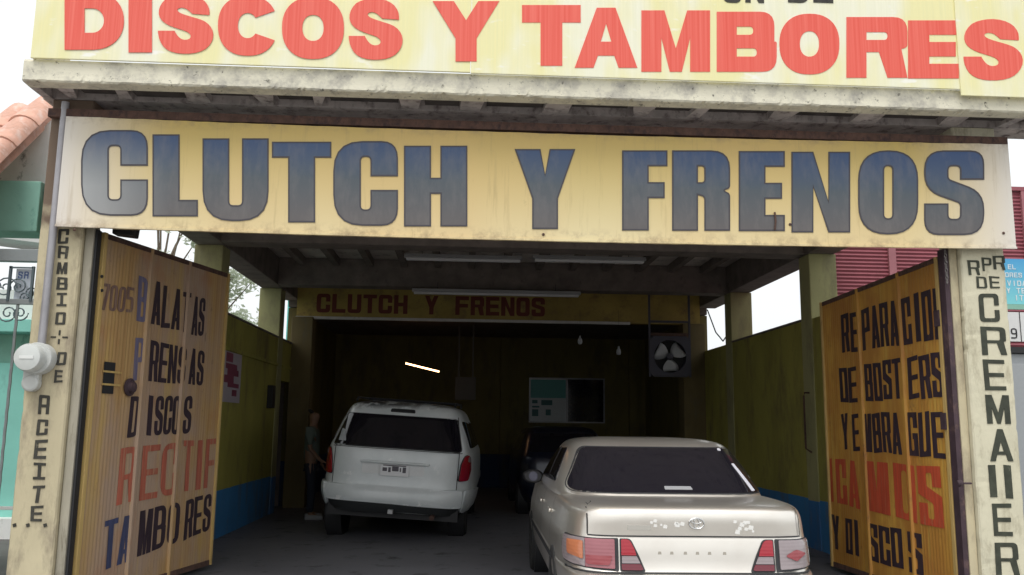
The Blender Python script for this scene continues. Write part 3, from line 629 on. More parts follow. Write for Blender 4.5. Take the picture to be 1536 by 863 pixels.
q = at(1443, 725, 7.0); bo = build('slide_bolt', MB().tube([(q.x-.02, 6.985, q.z), (q.x+.07, 6.985, q.z)], .008).lathe((q.x-.01, 6.985, q.z), (-1, 0, 0), [(.022, 0), (.03, .02), (.02, .04)], 12), m_jamb_dark)
tag(bo, 'small dark sliding bolt on the right jamb beside the letters II', 'bolt')

# motor lamp under the left end of the sign
q = at(187, 349, 7.3)
L_ = thing('floodlight', 'small black floodlight tucked under the left end of the yellow board', 'lamp', (q.x, 7.3, q.z))
build('housing', MB().prism([(q.x-.09, 7.26, q.z-.02), (q.x+.09, 7.26, q.z-.04), (q.x+.10, 7.26, q.z+.06), (q.x-.09, 7.26, q.z+.06)], (0, .12, 0)), m_black, L_, bevel=.01)
build('bracket', MB().box(q.x-.012, q.x+.012, 7.30, 7.33, q.z+.06, q.z+.30), m_black, L_)

# ================================================================== CONDUIT AND METER
m_pipe = paint('grey galvanised conduit', (.36, .35, .37), .12, 5, .45, (.2, .18, .17), .62, .7, metal=.3)
m_meter = flat('pale grey meter housing', (.55, .56, .54), .45)
a = at(81, 160, 6.95); b = at(62, 520, 6.95)
o = build('conduit_pipe', MB().tube([(b.x+.005, 6.95, 4.06), (b.x+.005, 6.95, 3.2), (b.x, 6.95, b.z-.02)], .03, 12), m_pipe, smooth=True)
tag(o, 'grey vertical conduit pipe running down the left pillar to the meter', 'pipe')
c = at(57, 538, 6.95)
Mt = thing('electricity_meter', 'round pale electricity meter on the outer edge of the left pillar', 'electricity meter', (c.x, 6.98, c.z))
build('meter_socket', MB().lathe((c.x, 6.995, c.z), (0, -1, 0), [(.125, 0), (.125, .07), (.118, .085)], 28), m_meter, Mt, smooth=True)
build('meter_cover', MB().lathe((c.x-.02, 6.91, c.z), (0, -1, 0), [(.108, 0), (.108, .07), (.098, .095), (.06, .105), (0, .107)], 28), flat('frosted meter cover', (.62, .64, .62), .2), Mt, smooth=True)
build('meter_display', MB().box(c.x-.07, c.x+.035, 6.799, 6.806, c.z-.012, c.z+.012), flat('meter plate', (.75, .76, .74), .4), Mt)
q = at(46, 575, 6.95)
build('junction_box', MB().lathe((q.x, 6.995, q.z), (0, -1, 0), [(.065, 0), (.065, .06), (.05, .07)], 16).box(q.x-.06, q.x+.06, 6.94, 6.995, q.z-.0, q.z+.12), m_meter, Mt, bevel=.004)

# ================================================================== CEILING LAMPS
m_tube = flat('pale fluorescent tube', (.7, .7, .72), .3)
m_fix = flat('white lamp tray', (.5, .5, .52), .4)
def fixture(loc, ln, label, rz=0, lit=False):
    T = thing('fluorescent_lamp', label, 'lamp', loc, 'fluorescent ceiling lamps', rz)
    if not lit: build('tray', MB().add([(-ln/2, -.06, 0), (ln/2, -.06, 0), (ln/2, .06, 0), (-ln/2, .06, 0), (-ln/2, -.03, .05), (ln/2, -.03, .05), (ln/2, .03, .05), (-ln/2, .03, .05)],
          [(0, 1, 2, 3), (7, 6, 5, 4), (0, 4, 5, 1), (1, 5, 6, 2), (2, 6, 7, 3), (3, 7, 4, 0)]), m_fix, T, local=True)
    mt = m_tube
    if lit:
        mt = flat('glowing warm tube', (1, .52, .24), .4, emit=9)
    for y in ((-.03, .03) if not lit else (0,)):
        build('tube', MB().tube([(-ln/2+.03, y, -.02), (ln/2-.03, y, -.02)], .019 if not lit else .015, 8), mt, T, local=True, smooth=True)
    for x in (-ln*.35, ln*.35): build('hanger', MB().tube([(x, 0, .05), (x, 0, .16)], .005, 5), m_black, T, local=True)
    return T
def cx(px, py, Y): return at(px, py, Y).x
Y1 = 12.2
fixture((cx(695, 388, Y1), Y1, at(695, 388, Y1).z), 1.68, 'unlit double tube lamp nearest the street, above the white van')
fixture((cx(884, 390, Y1-.1), Y1-.1, at(884, 390, Y1-.1).z), 1.62, 'unlit double tube lamp nearest the street, end to end with its neighbour on the right')
Y2 = 14.0
fixture((cx(745, 440, Y2), Y2, at(745, 440, Y2).z), 2.75, 'unlit lamp hanging just before the painted CLUTCH Y FRENOS header')
q = at(634, 550, 17.2)
fixture((q.x, 17.2, q.z), .74, 'lit glowing tube lamp tilted in the dark back room over the van', 0, True).rotation_euler = (0, rad(13), 0)

# ================================================================== FAN
q = at(1005, 535, 15.2); FY_ = 15.2
Fn = thing('wall_fan', 'square framed extractor fan with three pale blades hung at the right of the header', 'fan', (q.x, FY_, q.z))
m_fanf = flat('dark grey fan frame', (.085, .085, .11), .5, .3)
fr = MB(); h_ = .36
ring = []
n = 32
o_ = []; i_ = []
for k in range(n):
    a = 2*math.pi*(k+.5)/n; sc_ = 1/max(abs(math.cos(a)), abs(math.sin(a))); o_.append((math.cos(a)*sc_*h_, math.sin(a)*sc_*h_)); i_.append((math.cos(a)*.29, math.sin(a)*.29))
vs = [(q.x+x, FY_-.02, q.z+z) for x, z in o_]+[(q.x+x, FY_-.02, q.z+z) for x, z in i_]+[(q.x+x, FY_+.12, q.z+z) for x, z in i_]+[(q.x+x, FY_+.12, q.z+z) for x, z in o_]
fr.add(vs, [(r*n+k, r*n+(k+1) % n, ((r+1) % 4)*n+(k+1) % n, ((r+1) % 4)*n+k) for r in range(4) for k in range(n)])
build('fan_frame', fr, m_fanf, Fn)
m_blade = flat('pale metal blade', (.55, .57, .60), .4, .2)
for k in range(3):
    a = rad(155-120*k); P_ = []
    for i in range(6):
        rr = .055+.20*i/5; wd = .05+.10*math.sin(i/5*math.pi*.62)
        P_.append([Vector((q.x+math.cos(a)*rr-math.sin(a)*s*wd, FY_+.03+s*.035, q.z+math.sin(a)*rr+math.cos(a)*s*wd)) for s in (-1, -.5, 0, .5, 1)])
    mb = MB().grid(P_); bl = build('blade', mb, m_blade, Fn, smooth=True); sm = bl.modifiers.new('s', 'SOLIDIFY'); sm.thickness = .004
build('hub', MB().lathe((q.x, FY_+.06, q.z), (0, -1, 0), [(.06, 0), (.06, .07), (.03, .09), (0, .092)], 16), m_fanf, Fn, smooth=True)
build('back_cover', MB().box(q.x-.34, q.x+.34, FY_+.125, FY_+.135, q.z-.34, q.z+.34), m_black, Fn)
for s in (-1, 1): build('hanging_bar', MB().box(q.x+s*.36-.018, q.x+s*.36+.018, FY_, FY_+.03, q.z-.36, 3.735+.4), m_fanf, Fn)
build('cross_bar', MB().box(q.x-.34, q.x+.34, FY_, FY_+.03, q.z+.60, q.z+.64), m_fanf, Fn)
build('cross_bar', MB().box(q.x-.34, q.x+.34, FY_+.0, FY_+.03, q.z+.365, q.z+.42), m_rust, Fn)

# two small white fittings
for px, py, lab in ((870, 512, 'small white bulb fitting hanging in the dark, left of the fan'), (928, 528, 'tiny pale spot fitting hanging just left of the fan')):
    q = at(px, py, 15.6); T = thing('ceiling_bulb', lab, 'bulb', (q.x, 15.6, q.z), 'small hanging bulb fittings')
    build('bulb', MB().lathe(q, (0, 0, 1), [(0, -.06), (.035, -.05), (.045, -.01), (.035, .04), (.018, .06), (.018, .1)], 12), flat('dusty white bulb', (.5, .52, .55), .3), T, smooth=True)
    build('cord', MB().tube([q+Vector((0, 0, .1)), (q.x, 15.6, 3.60)], .002, 5), m_black, T)

# ================================================================== BACK ROOM FITTINGS
a = at(795, 632, BY); b = at(905, 570, BY); x0, x1, z0, z1 = a.x, b.x, a.z, b.z
Wn = thing('counter_window', 'sliding counter window in the back wall with teal notices on its left pane', 'window', ((x0+x1)/2, BY, z0))
m_wf = flat('dull aluminium window frame', (.25, .25, .26), .4, .5)
for (p0, p1, r0, r1) in ((x0, x1, z0-.03, z0), (x0, x1, z1, z1+.03), (x0-.03, x0, z0-.03, z1+.03), (x1, x1+.03, z0-.03, z1+.03), ((x0+x1)/2-.02, (x0+x1)/2+.02, z0, z1)):
    build('frame', MB().box(p0, p1, BY-.04, BY-.003, r0, r1), m_wf, Wn)
xm = (x0+x1)/2
build('pane', MB().box(xm+.022, x1-.002, BY-.02, BY-.008, z0+.002, z1-.002), flat('dark window glass', (.012, .012, .018), .08), Wn)
build('pane', MB().box(x0+.002, xm-.022, BY-.02, BY-.008, z0+.002, z1-.002), flat('pale pane backing', (.45, .50, .52), .3), Wn)
build('notice', MB().box(x0+.01, xm-.03, BY-.026, BY-.022, z0+(z1-z0)*.55, z1-.02), flat('teal notice', (.12, .42, .40), .5), Wn)
for (u0, u1, v0, v1) in ((.05, .2, .42, .5), (.30, .6, .38, .5), (.05, .22, .12, .28), (.05, .25, .32, .36), (.42, .56, .14, .28)):
    build('notice', MB().box(x0+(xm-x0)*u0, x0+(xm-x0)*u1, BY-.026, BY-.022, z0+(z1-z0)*v0, z0+(z1-z0)*v1), flat('dark notice', (.05, .16, .17), .5), Wn)
q0 = at(682, 600, 18.5); q1 = at(714, 566, 18.5)
o = build('notice_board', MB().box(q0.x, q1.x, 18.5, 18.53, q0.z, q1.z).box(q0.x+.05, q0.x+.09, 18.531, 18.6, q1.z, 3.6).box(q1.x-.09, q1.x-.05, 18.531, 18.6, q1.z, 3.6), flat('dim grey board', (.07, .065, .055), .6), bevel=.004)
tag(o, 'dim grey board hanging in the dark above the right shoulder of the van', 'board')
# poster on left wall
ya, yb = 11.55, 12.35
PO = thing('poster', 'pale poster with purple red print on the left wall just behind the gate leaf', 'poster', (XL, 12, 2.0))
def onL(px, py, o=0):
    r = CF+CR*(px-768)/FPX-CU*(py-431.5)/FPX; k = (XL+o)/r.x; return CO+r*k
p0, p1 = onL(335, 520), onL(358, 605)
zz0, zz1, yy0, yy1 = p1.z, p0.z, p0.y, p1.y
build('sheet', MB().box(XL+.002, XL+.008, yy0, yy1, zz0, zz1), flat('pale lilac poster paper', (.50, .46, .52), .5), PO)
bl = flat('purple red print', (.26, .06, .12), .5)
for (u0, u1, v0, v1) in ((.15, .75, .62, .72), (.25, .85, .5, .62), (.1, .6, .36, .5), (.3, .9, .28, .36), (.15, .5, .75, .92), (.55, .8, .12, .24)):
    build('print', MB().box(XL+.009, XL+.011, yy0+(yy1-yy0)*u0, yy0+(yy1-yy0)*u1, zz0+(zz1-zz0)*v0, zz0+(zz1-zz0)*v1), bl, PO)
p = onL(436, 600)
o = build('switch_box', MB().box(XL+.002, XL+.09, 14.1, 14.3, p.z-.18, p.z+.18), m_black, bevel=.004)
tag(o, 'small dark switch box on the left wall beyond the poster', 'switch box')
# bracket on right wall
HK = build('wall_hook', MB().tube([(XR-.02, 10.95, 1.95), (XR-.09, 10.93, 1.95), (XR-.10, 10.93, 1.90), (XR-.10, 10.93, 1.25), (XR-.02, 10.95, 1.2)], .012, 6), m_rust)
tag(HK, 'thin bent rod bracket on the right column beside the gate leaf', 'bracket')
# cable through right rear opening
CB = build('sagging_cable', MB().tube([(XR+.08, 14.6, 3.1), (XR+.10, 15.0, 3.0), (XR+.09, 15.4, 3.2), (XR+.06, 15.8, 3.66)], .012, 5), m_black)
tag(CB, 'thin black cable sagging across the rear right opening', 'cable')
# ================================================================== VEHICLES
class Body:
    """smooth closed shell built from horizontal super-elliptic rings; local frame: rear at y=0, front at +y"""
    def __init__(s, prof, n):
        for _ in range(2):                                   # corner cutting keeps the sections soft
            q = [prof[0]]
            for a, b in zip(prof, prof[1:]): q += [tuple(a[k]*.78+b[k]*.22 for k in range(4)), tuple(a[k]*.22+b[k]*.78 for k in range(4))]
            prof = q+[prof[-1]]
        s.p = prof; s.n = n                                  # rows: z, half width, y rear, y front
    def row(s, z):
        p = s.p
        if z <= p[0][0]: return p[0][1:]
        for i in range(len(p)-1):
            if p[i][0] <= z <= p[i+1][0] and p[i+1][0] > p[i][0]:
                t = (z-p[i][0])/(p[i+1][0]-p[i][0]); return tuple(p[i][k]*(1-t)+p[i+1][k]*t for k in (1, 2, 3))
        return p[-1][1:]
    def pt(s, phi, row, z):
        w_, yr, yf = row[:3]; c = (yr+yf)/2; L = (yf-yr)/2
        ca, sa = math.cos(phi), math.sin(phi)
        r = (abs(ca/w_)**s.n+abs(sa/L)**s.n)**(-1/s.n)
        return Vector((r*ca, c+r*sa, z))
    def phi_x(s, x, z):
        "angle of the rear-face point with abscissa x"
        w_, yr, yf = s.row(z); c = (yr+yf)/2; L = (yf-yr)/2
        x = max(-w_*.999, min(w_*.999, x)); y = -L*(1-abs(x/w_)**s.n)**(1/s.n); return math.atan2(y, x)
    def phi_y(s, y, z, side):
        w_, yr, yf = s.row(z); c = (yr+yf)/2; L = (yf-yr)/2
        x = w_*(1-min(1, abs((y-c)/L))**s.n)**(1/s.n); return math.atan2(y-c, side*x)
    def surf(s, phi, z, o=0):
        p = s.pt(phi, s.row(z), z); e = .004
        a = s.pt(phi+e, s.row(z), z)-p; b = s.pt(phi, s.row(z+e), z+e)-p
        nn = a.cross(b)
        if nn.length < 1e-9: nn = Vector((p.x, 0, 0))
        nn.normalize()
        c = Vector((0, (s.row(z)[1]+s.row(z)[2])/2, z))
        if nn.dot(p-c) < 0: nn = -nn
        return p+nn*o
    def mesh(s, name, mat, parent, N=160, sub=1):
        phis = [2*math.pi*k/N for k in range(N)]
        # concentrate samples on the rear corners
        c0 = s.p[len(s.p)//2]; L = (c0[3]-c0[2])/2; pc = math.atan2(L, c0[1])
        ph = []
        for q in (pc, math.pi-pc, math.pi+pc, 2*math.pi-pc): ph += [q+.35*math.sin(t/14*math.pi/2)**1*(t/14) for t in range(-14, 15)]
        ph = sorted(set(round(a % (2*math.pi), 4) for a in ph+phis[::2])); ph2 = [ph[0]]
        for a in ph[1:]:
            if a-ph2[-1] > .006: ph2.append(a)
        ph = ph2; N = len(ph)
        rows = []
        P = s.p
        for i in range(len(P)-1):
            for k in range(sub):
                t = k/sub; p0 = P[max(i-1, 0)]; p1 = P[i]; p2 = P[i+1]; p3 = P[min(i+2, len(P)-1)]
                rows.append(tuple(p1[j]*(1-t)+p2[j]*t for j in range(4)))
        rows.append(P[-1])
        vs = [s.pt(a, r[1:], r[0]) for r in rows for a in ph]
        fs = [(i*N+j, i*N+(j+1) % N, (i+1)*N+(j+1) % N, (i+1)*N+j) for i in range(len(rows)-1) for j in range(N)]
        fs += [tuple(range(N))[::-1], tuple((len(rows)-1)*N+j for j in range(N))]
        o = build(name, MB().add(vs, fs), mat, parent, local=True, smooth=True); o.data.set_sharp_from_angle(angle=rad(75)); return o
    def patch(s, name, outline, mat, parent, o=.006, thick=.012, rings=7, smooth=True, mapf=None, **kw):
        "outline: list of (x on rear face | ('s',y,side), z) corners with radius, filled on the surface"
        loop2 = rounded(outline, 6)
        # densify
        L = []
        for i, a in enumerate(loop2):
            b = loop2[(i+1) % len(loop2)]; k = max(1, int((b-a).length/.05))
            L += [a+(b-a)*t/k for t in range(k)]
        cen = Vector((sum(p.x for p in L)/len(L), sum(p.y for p in L)/len(L)))
        f = mapf or (lambda u, v, o_: s.surf(s.phi_x(u, v), v, o_))
        n = len(L); vs = []; fs = []
        for r in range(rings):
            k = 1-r/rings
            vs += [f(*(cen+(p-cen)*k), o) for p in L]
        vs.append(f(cen.x, cen.y, o)); fs += [(r*n+i, r*n+(i+1) % n, (r+1)*n+(i+1) % n, (r+1)*n+i) for r in range(rings-1) for i in range(n)]
        fs += [((rings-1)*n+i, (rings-1)*n+(i+1) % n, rings*n) for i in range(n)]
        base = len(vs); vs += [f(p.x, p.y, o-thick) for p in L]
        fs += [(i, (i+1) % n, base+(i+1) % n, base+i) for i in range(n)]
        return build(name, MB().add(vs, fs), mat, parent, local=True, smooth=smooth, **kw)
    def side(s, side):
        return lambda y, z, o: s.surf(s.phi_y(y, z, side), z, o)
    def strip(s, name, pts, w_, mat, parent, o=.004, f=None):
        "thin line along (u,z) points"
        f = f or (lambda u, v, o_: s.surf(s.phi_x(u, v), v, o_)); D = []
        for i in range(len(pts)-1):
            a, b = Vector(pts[i]), Vector(pts[i+1]); k = max(1, int((b-a).length/.04)); D += [a+(b-a)*t/k for t in range(k)]
        D.append(Vector(pts[-1])); G = []
        for i, p in enumerate(D):
            d = (D[min(i+1, len(D)-1)]-D[max(i-1, 0)]).normalized(); nn = Vector((-d.y, d.x))*w_/2
            G.append([f(*(p-nn), o), f(*(p+nn), o)])
        return build(name, MB().grid(G), mat, parent, local=True, smooth=True)
def wheel(parent, x, y, r, wd, side, zoff=0):
    o = build('tyre', MB().lathe((x, y, r+zoff), (side, 0, 0), [(r*.62, -wd/2), (r*.92, -wd/2), (r, -wd*.36), (r, wd*.36), (r*.94, wd/2), (r*.66, wd/2), (r*.62, wd*.4)], 36), m_tyre, parent, local=True, smooth=True)
    build('rim', MB().lathe((x, y, r+zoff), (side, 0, 0), [(r*.62, -wd*.3), (r*.62, wd*.40), (r*.55, wd*.38), (r*.45, wd*.22), (r*.2, wd*.30), (0, wd*.32)], 36), m_rim, o, local=True, smooth=True)
    build('wheel_arch', MB().lathe((x, y, r+zoff), (side, 0, 0), [(r*1.16, -wd*.6), (r*1.16, wd*.36), (r*1.02, wd*.36), (r*1.02, -wd*.6)], 36), m_black, parent, local=True, smooth=True)
m_tyre = flat('tyre rubber', (.02, .02, .02), .85); m_rim = flat('dull alloy rim', (.35, .35, .35), .4, .7)
def carpaint(nm, c, met, dust, rough=.28, patchc=None, roofc=None):
    t = NT(nm); n = t.ramp(t.noise(scale=2.2), .4, .7)
    a = t.mix(n, c, dust); z = t.xyz()[2]
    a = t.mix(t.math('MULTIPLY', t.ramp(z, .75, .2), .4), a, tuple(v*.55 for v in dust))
    if roofc: a = t.mix(t.math('MULTIPLY', t.ramp(z, 1.68, 1.76), t.ramp(t.noise(scale=6, detail=6), .42, .52)), a, roofc)
    if patchc: a = t.mix(t.ramp(t.noise(scale=5.5, detail=7, rough=.7), .60, .66), a, patchc)
    t.color(a); t.b.inputs['Metallic'].default_value = met; t.b.inputs['Roughness'].default_value = rough
    t.b.inputs['Coat Weight'].default_value = .5; t.b.inputs['Coat Roughness'].default_value = .15
    t.bump(t.noise(scale=3, detail=3), .08, .01)
    return t.m
m_glass = flat('dark tinted glass', (.012, .011, .016), .06, 0, .3)
m_seal = flat('black rubber seal', (.025, .025, .028), .5)
m_lredf = flat('faded red reflector', (.30, .05, .06), .2, 0, .6); m_lred = flat('red lamp lens', (.36, .008, .022), .15, 0, .6); m_ldark = flat('dark red lamp lens', (.14, .008, .02), .15, 0, .6)
m_lamber = flat('amber lamp lens', (.55, .19, .09), .2, 0, .6); m_lclear = flat('smoky clear lens', (.30, .25, .26), .15, 0, .6)
m_lpink = flat('faded pink lens', (.33, .11, .13), .2, 0, .6)
m_chrome = flat('worn chrome', (.62, .62, .62), .2, .9)

def ribs(mt, sc_=14):
    t_ = mt.node_tree; tc = t_.nodes.new('ShaderNodeTexCoord'); wv = t_.nodes.new('ShaderNodeTexWave'); wv.bands_direction = 'Z'; wv.inputs['Scale'].default_value = sc_
    bp = t_.nodes.new('ShaderNodeBump'); bp.inputs['Strength'].default_value = .12; bp.inputs['Distance'].default_value = .004
    t_.links.new(tc.outputs['Object'], wv.inputs['Vector']); t_.links.new(wv.outputs['Fac'], bp.inputs['Height']); t_.links.new(bp.outputs[0], t_.nodes['Principled BSDF'].inputs['Normal'])
for mt in (m_lred, m_lpink, m_lclear, m_lamber, m_ldark, m_lredf): ribs(mt)
# ---- champagne sedan
m_sedan = carpaint('champagne metallic paint', (.87, .82, .75), .82, (.78, .72, .65), .29)
m_sedan_bare = flat('bare sanded filler', (.78, .77, .74), .6)
CARX, CARY = 1.545, 5.74
CA = thing('parked_car', 'champagne silver sedan reversed out of the right bay, its trunk facing the street', 'car', (CARX, CARY, 0), rz=rad(-.9))
low = Body([(.20, .76, .18, 4.45), (.26, .82, .06, 4.62), (.34, .855, .01, 4.68), (.46, .875, -.01, 4.70), (.525, .88, -.005, 4.70), (.545, .876, .02, 4.68), (.552, .872, .06, 4.66),
            (.60, .872, .075, 4.6), (.70, .868, .085, 4.55), (.765, .858, .095, 4.45), (.775, .856, .098, 4.45), (.90, .835, .095, 4.3), (.945, .815, .105, 4.2), (.968, .79, .135, 4.1), (.980, .755, .19, 4.0), (.988, .70, .30, 3.9), (.992, .60, .5, 3.7)], 8)
body = low.mesh('body', m_sedan, CA)
cab = Body([(0.955, 0.8266, 0.749, 3.75), (0.99, 0.8187, 0.77, 3.7), (1.04, 0.8012, 0.839, 3.6), (1.12, 0.7694, 0.969, 3.42), (1.2, 0.7338, 1.109, 3.25), (1.28, 0.6953, 1.259, 3.05), (1.335, 0.6614, 1.372, 2.9), (1.365, 0.621, 1.468, 2.82), (1.385, 0.5556, 1.566, 2.72), (1.397, 0.4672, 1.684, 2.6), (1.404, 0.3116, 1.863, 2.42)], 4.8)
cab.mesh('roof', m_sedan, CA)
# rear window with seal
cab.patch('window_seal', [(-.785, 1.005, .05), (.80, 1.005, .05), (.63, 1.335, .09), (-.62, 1.335, .09)], m_seal, CA, .003)
rw = cab.patch('rear_window', [(-.77, 1.013, .05), (.785, 1.013, .05), (.615, 1.325, .085), (-.605, 1.325, .085)], m_glass, CA, .006, rings=12)
for s_ in (-1, 1):
    sf = cab.side(s_)
    cab.patch('side_window', [(1.62, 1.04, .03), (2.25, 1.03, .02), (2.25, 1.30, .02), (1.85, 1.31, .08)], m_glass, CA, .006, mapf=sf)
    cab.patch('side_window', [(2.31, 1.03, .02), (3.2, 1.02, .05), (2.95, 1.24, .05), (2.31, 1.31, .02)], m_glass, CA, .006, mapf=sf)
    lf = low.side(s_)
    for y in (1.35, 2.28, 3.3): low.strip('door_gap', [(y, .30), (y, .94)], .008, m_black, CA, .002, lf)
    low.strip('side_moulding', [(1.0, .52), (3.6, .52)], .04, m_seal, CA, .006, lf)
    for y in (1.45, 2.4): low.patch('door_handle', [(y, .80, .01), (y+.17, .80, .01), (y+.17, .83, .01), (y, .83, .01)], m_sedan, CA, .02, mapf=lf)
# stickers in the rear window, white tape strip
cab.patch('window_mark', [(-.05, 1.03, .004), (.16, 1.03, .004), (.15, 1.052, .004), (-.05, 1.052, .004)], flat('pale window sticker', (.30, .30, .31), .5), rw, .009, .003)
cab.patch('window_mark', [(.63, 1.02, .004), (.665, 1.02, .004), (.585, 1.21, .004), (.56, 1.21, .004)], flat('white window tape', (.62, .61, .66), .5), rw, .009, .003)
cab.patch('window_mark', [(.50, 1.305, .01), (.53, 1.305, .01), (.53, 1.322, .01), (.50, 1.322, .01)], bpy.data.materials['white window tape'], rw, .009, .003)
# trunk lid gaps
low.strip('trunk_gap', [(-.715, .79), (-.715, .955), (-.70, .975), (-.665, .986)], .007, m_black, CA, .002)
low.strip('trunk_gap', [(.715, .79), (.715, .955), (.69, .978)], .007, m_black, CA, .002)
low.strip('trunk_gap', [(-.715, .785), (.715, .785)], .009, m_seal, CA, .003)
low.strip('bumper_gap', [(-.84, .556), (.84, .556)], .012, m_black, CA, .003)
# lamp clusters (wrap round the corner)
def rearmap(B_, ybase):
    def f(u, v, o):
        xe = .80
        if abs(u) <= xe: return B_.surf(B_.phi_x(u, v), v, o)
        p0 = B_.phi_x(math.copysign(xe, u), v); return B_.surf(p0+(1 if u > 0 else -1)*(abs(u)-xe)*.32, v, o)
    return f
rm = rearmap(low, 0)
for s_ in (-1, 1):
    S_ = lambda pts: [(s_*p[0], *p[1:]) for p in (pts if s_ > 0 else pts)]
    bz = low.patch('lamp_bezel', S_([(.52, .565, .01), (.97, .59, .04), (1.0, .69, .04), (.95, .765, .03), (.52, .772, .01)]), m_seal, CA, .004, rings=10, mapf=rm)
    if s_ < 0:
        hl = low.patch('tail_lamp', S_([(.545, .578, .01), (.725, .585, .004), (.725, .762, .004), (.545, .764, .01)]), m_lpink, CA, .012, mapf=rm)
        low.patch('reflector', S_([(.56, .66, .01), (.72, .66, .01), (.72, .60, .02), (.58, .60, .02)]), m_lredf, hl, .018, .003, mapf=rm)
        hl2 = low.patch('indicator_lamp', S_([(.728, .585, .004), (.955, .60, .04), (.985, .69, .04), (.94, .756, .03), (.728, .762, .004)]), m_lclear, CA, .012, rings=9, mapf=rm)
        low.patch('reflector', S_([(.735, .63, .01), (.86, .65, .03), (.86, .735, .02), (.735, .745, .01)]), m_lamber, hl2, .020, .003, mapf=rm)
    else:
        hl = low.patch('tail_lamp', S_([(.545, .578, .01), (.80, .59, .01), (.80, .76, .01), (.545, .764, .01)]), m_lclear, CA, .012, mapf=rm)
        low.patch('reflector', S_([(.58, .665, .01), (.66, .705, .04), (.74, .675, .01), (.70, .655, .01), (.66, .63, .02)]), m_lredf, hl, .019, .003, mapf=rm)
        low.patch('indicator_lamp', S_([(.81, .60, .01), (.955, .61, .03), (.975, .69, .03), (.93, .745, .03), (.81, .745, .01)]), flat('broken clear lens', (.5, .52, .5), .2), CA, .014, rings=9, mapf=rm)
    # inner lamps on the trunk lid
    low.patch('lamp_bezel', S_([(.345, .563, .01), (.512, .565, .01), (.512, .770, .01), (.44, .770, .04), (.39, .67, .05)]), m_seal, CA, .004)
    il = low.patch('inner_tail_lamp', S_([(.405, .665, .003), (.503, .665, .003), (.503, .764, .01), (.447, .764, .04), (.415, .70, .03)]), m_lred, CA, .012)
    low.patch('inner_tail_lamp', S_([(.380, .615, .003), (.500, .615, .003), (.500, .660, .003), (.403, .660, .003)]), m_lclear, CA, .012)
    low.patch('inner_tail_lamp', S_([(.358, .572, .01), (.503, .572, .01), (.503, .611, .003), (.378, .611, .003)]), m_ldark, CA, .012)
# emblem: three interlocking ovals
em = MB()
def ring_on(cx_, cz_, rx, rz_, rr):
    pts = [low.surf(low.phi_x(cx_+math.cos(2*math.pi*k/24)*rx, cz_+math.sin(2*math.pi*k/24)*rz_), cz_+math.sin(2*math.pi*k/24)*rz_, .008) for k in range(25)]
    em.tube(pts, rr, 6, False)
ring_on(.0, .87, .050, .034, .0045); ring_on(.0, .87, .018, .031, .0035); ring_on(.0, .885, .036, .015, .0035)
build('emblem', em, m_chrome, CA, local=True, smooth=True)
low.patch('badge_trace', [(-.46, .825, .004), (-.30, .825, .004), (-.30, .855, .004), (-.46, .855, .004)], flat('pale badge trace', (.46, .44, .40), .5), CA, .002, .002)  # faint trace left by a badge
# peeled badge marks
rnd = random.Random(3)
for x0_, x1_, n_ in ((-.30, -.19, 5), (-.14, -.05, 3), (.22, .40, 9)):
    for k in range(n_):
        x_ = rnd.uniform(x0_, x1_); z_ = rnd.uniform(.815, .885); a_ = rnd.uniform(.008, .02)
        low.patch('peeled_paint', [(x_-a_, z_-a_*.6, .004), (x_+a_*.7, z_-a_*.9, .004), (x_+a_, z_+a_*.5, .004), (x_-a_*.5, z_+a_*.8, .004)], m_sedan_bare, CA, .0015, .0015, rings=2)
for k, x_ in enumerate((-.25, -.17, -.08, .0, .08, .18)):
    low.patch('letter_trace', [(x_-.012, .672, .002), (x_+.012, .672, .002), (x_+.010, .690, .002), (x_-.008, .690, .002)], flat('letter glue trace', (.36, .33, .28), .6) if k == 0 else bpy.data.materials['letter glue trace'], CA, .0015, .0015, rings=2)
# mirrors
for s_ in (-1, 1):
    mi = build('door_mirror', MB().lathe((s_*.90, 3.02, 1.00), (0, 1, 0), [(.0, -.03), (.055, -.03), (.07, .0), (.06, .06), (.03, .10), (0, .11)], 18), m_seal, CA, local=True, smooth=True)
    for v in mi.data.vertices: v.co.x = s_*.90+(v.co.x-s_*.90)*1.5
    build('mirror_glass', MB().lathe((s_*.90, 2.984, 1.0), (0, 1, 0), [(.045, 0), (.045, .003)], 18), flat('mirror glass', (.10, .10, .14), .08, .3), mi, local=True)
for s_ in (-1, 1):
    for y in (1.02, 3.66): wheel(CA, s_*.78, y, .31, .2, s_)
build('licence_plate', MB().box(-.16, .16, -.03, -.014, .36, .47), flat('plate white', (.6, .6, .58), .5), CA, local=True)

# ---- white minivan
m_van = carpaint('dirty white van paint', (.78, .82, .83), 0, (.66, .71, .72), .35, (.90, .92, .92), (.03, .03, .035))
VX, VY = -.935, 11.35
VA = thing('minivan', 'white minivan with dark rear glass and battered bumper parked in the left bay', 'van', (VX, VY, 0), rz=rad(-2.6))
VB = bpy.data.objects.new('body_shell', None); COL.objects.link(VB)      # body leans on its springs; wheels stay on the floor
bpy.data.objects.remove(VB)
vlow = Body([(.34, .84, .16, 4.75), (.42, .90, .08, 4.85), (.50, .93, .04, 4.9), (.60, .95, .05, 4.9), (.66, .955, .09, 4.9), (.78, .955, .10, 4.88), (.95, .95, .10, 4.8), (1.10, .94, .12, 4.4), (1.15, .925, .135, 4.3),
             (1.20, .905, .17, 4.1), (1.32, .865, .25, 3.8), (1.45, .82, .34, 3.5), (1.57, .775, .42, 3.2), (1.66, .735, .49, 3.05), (1.71, .69, .56, 2.9), (1.745, .60, .68, 2.75), (1.765, .42, .9, 2.6)], 6.5)
LEAN = Matrix.Rotation(rad(3.2), 4, 'Y')
def lean(o):
    for v in o.data.vertices: v.co.x *= 1.055; v.co = LEAN @ v.co + Vector((0, 0, .03))
van_parts = []
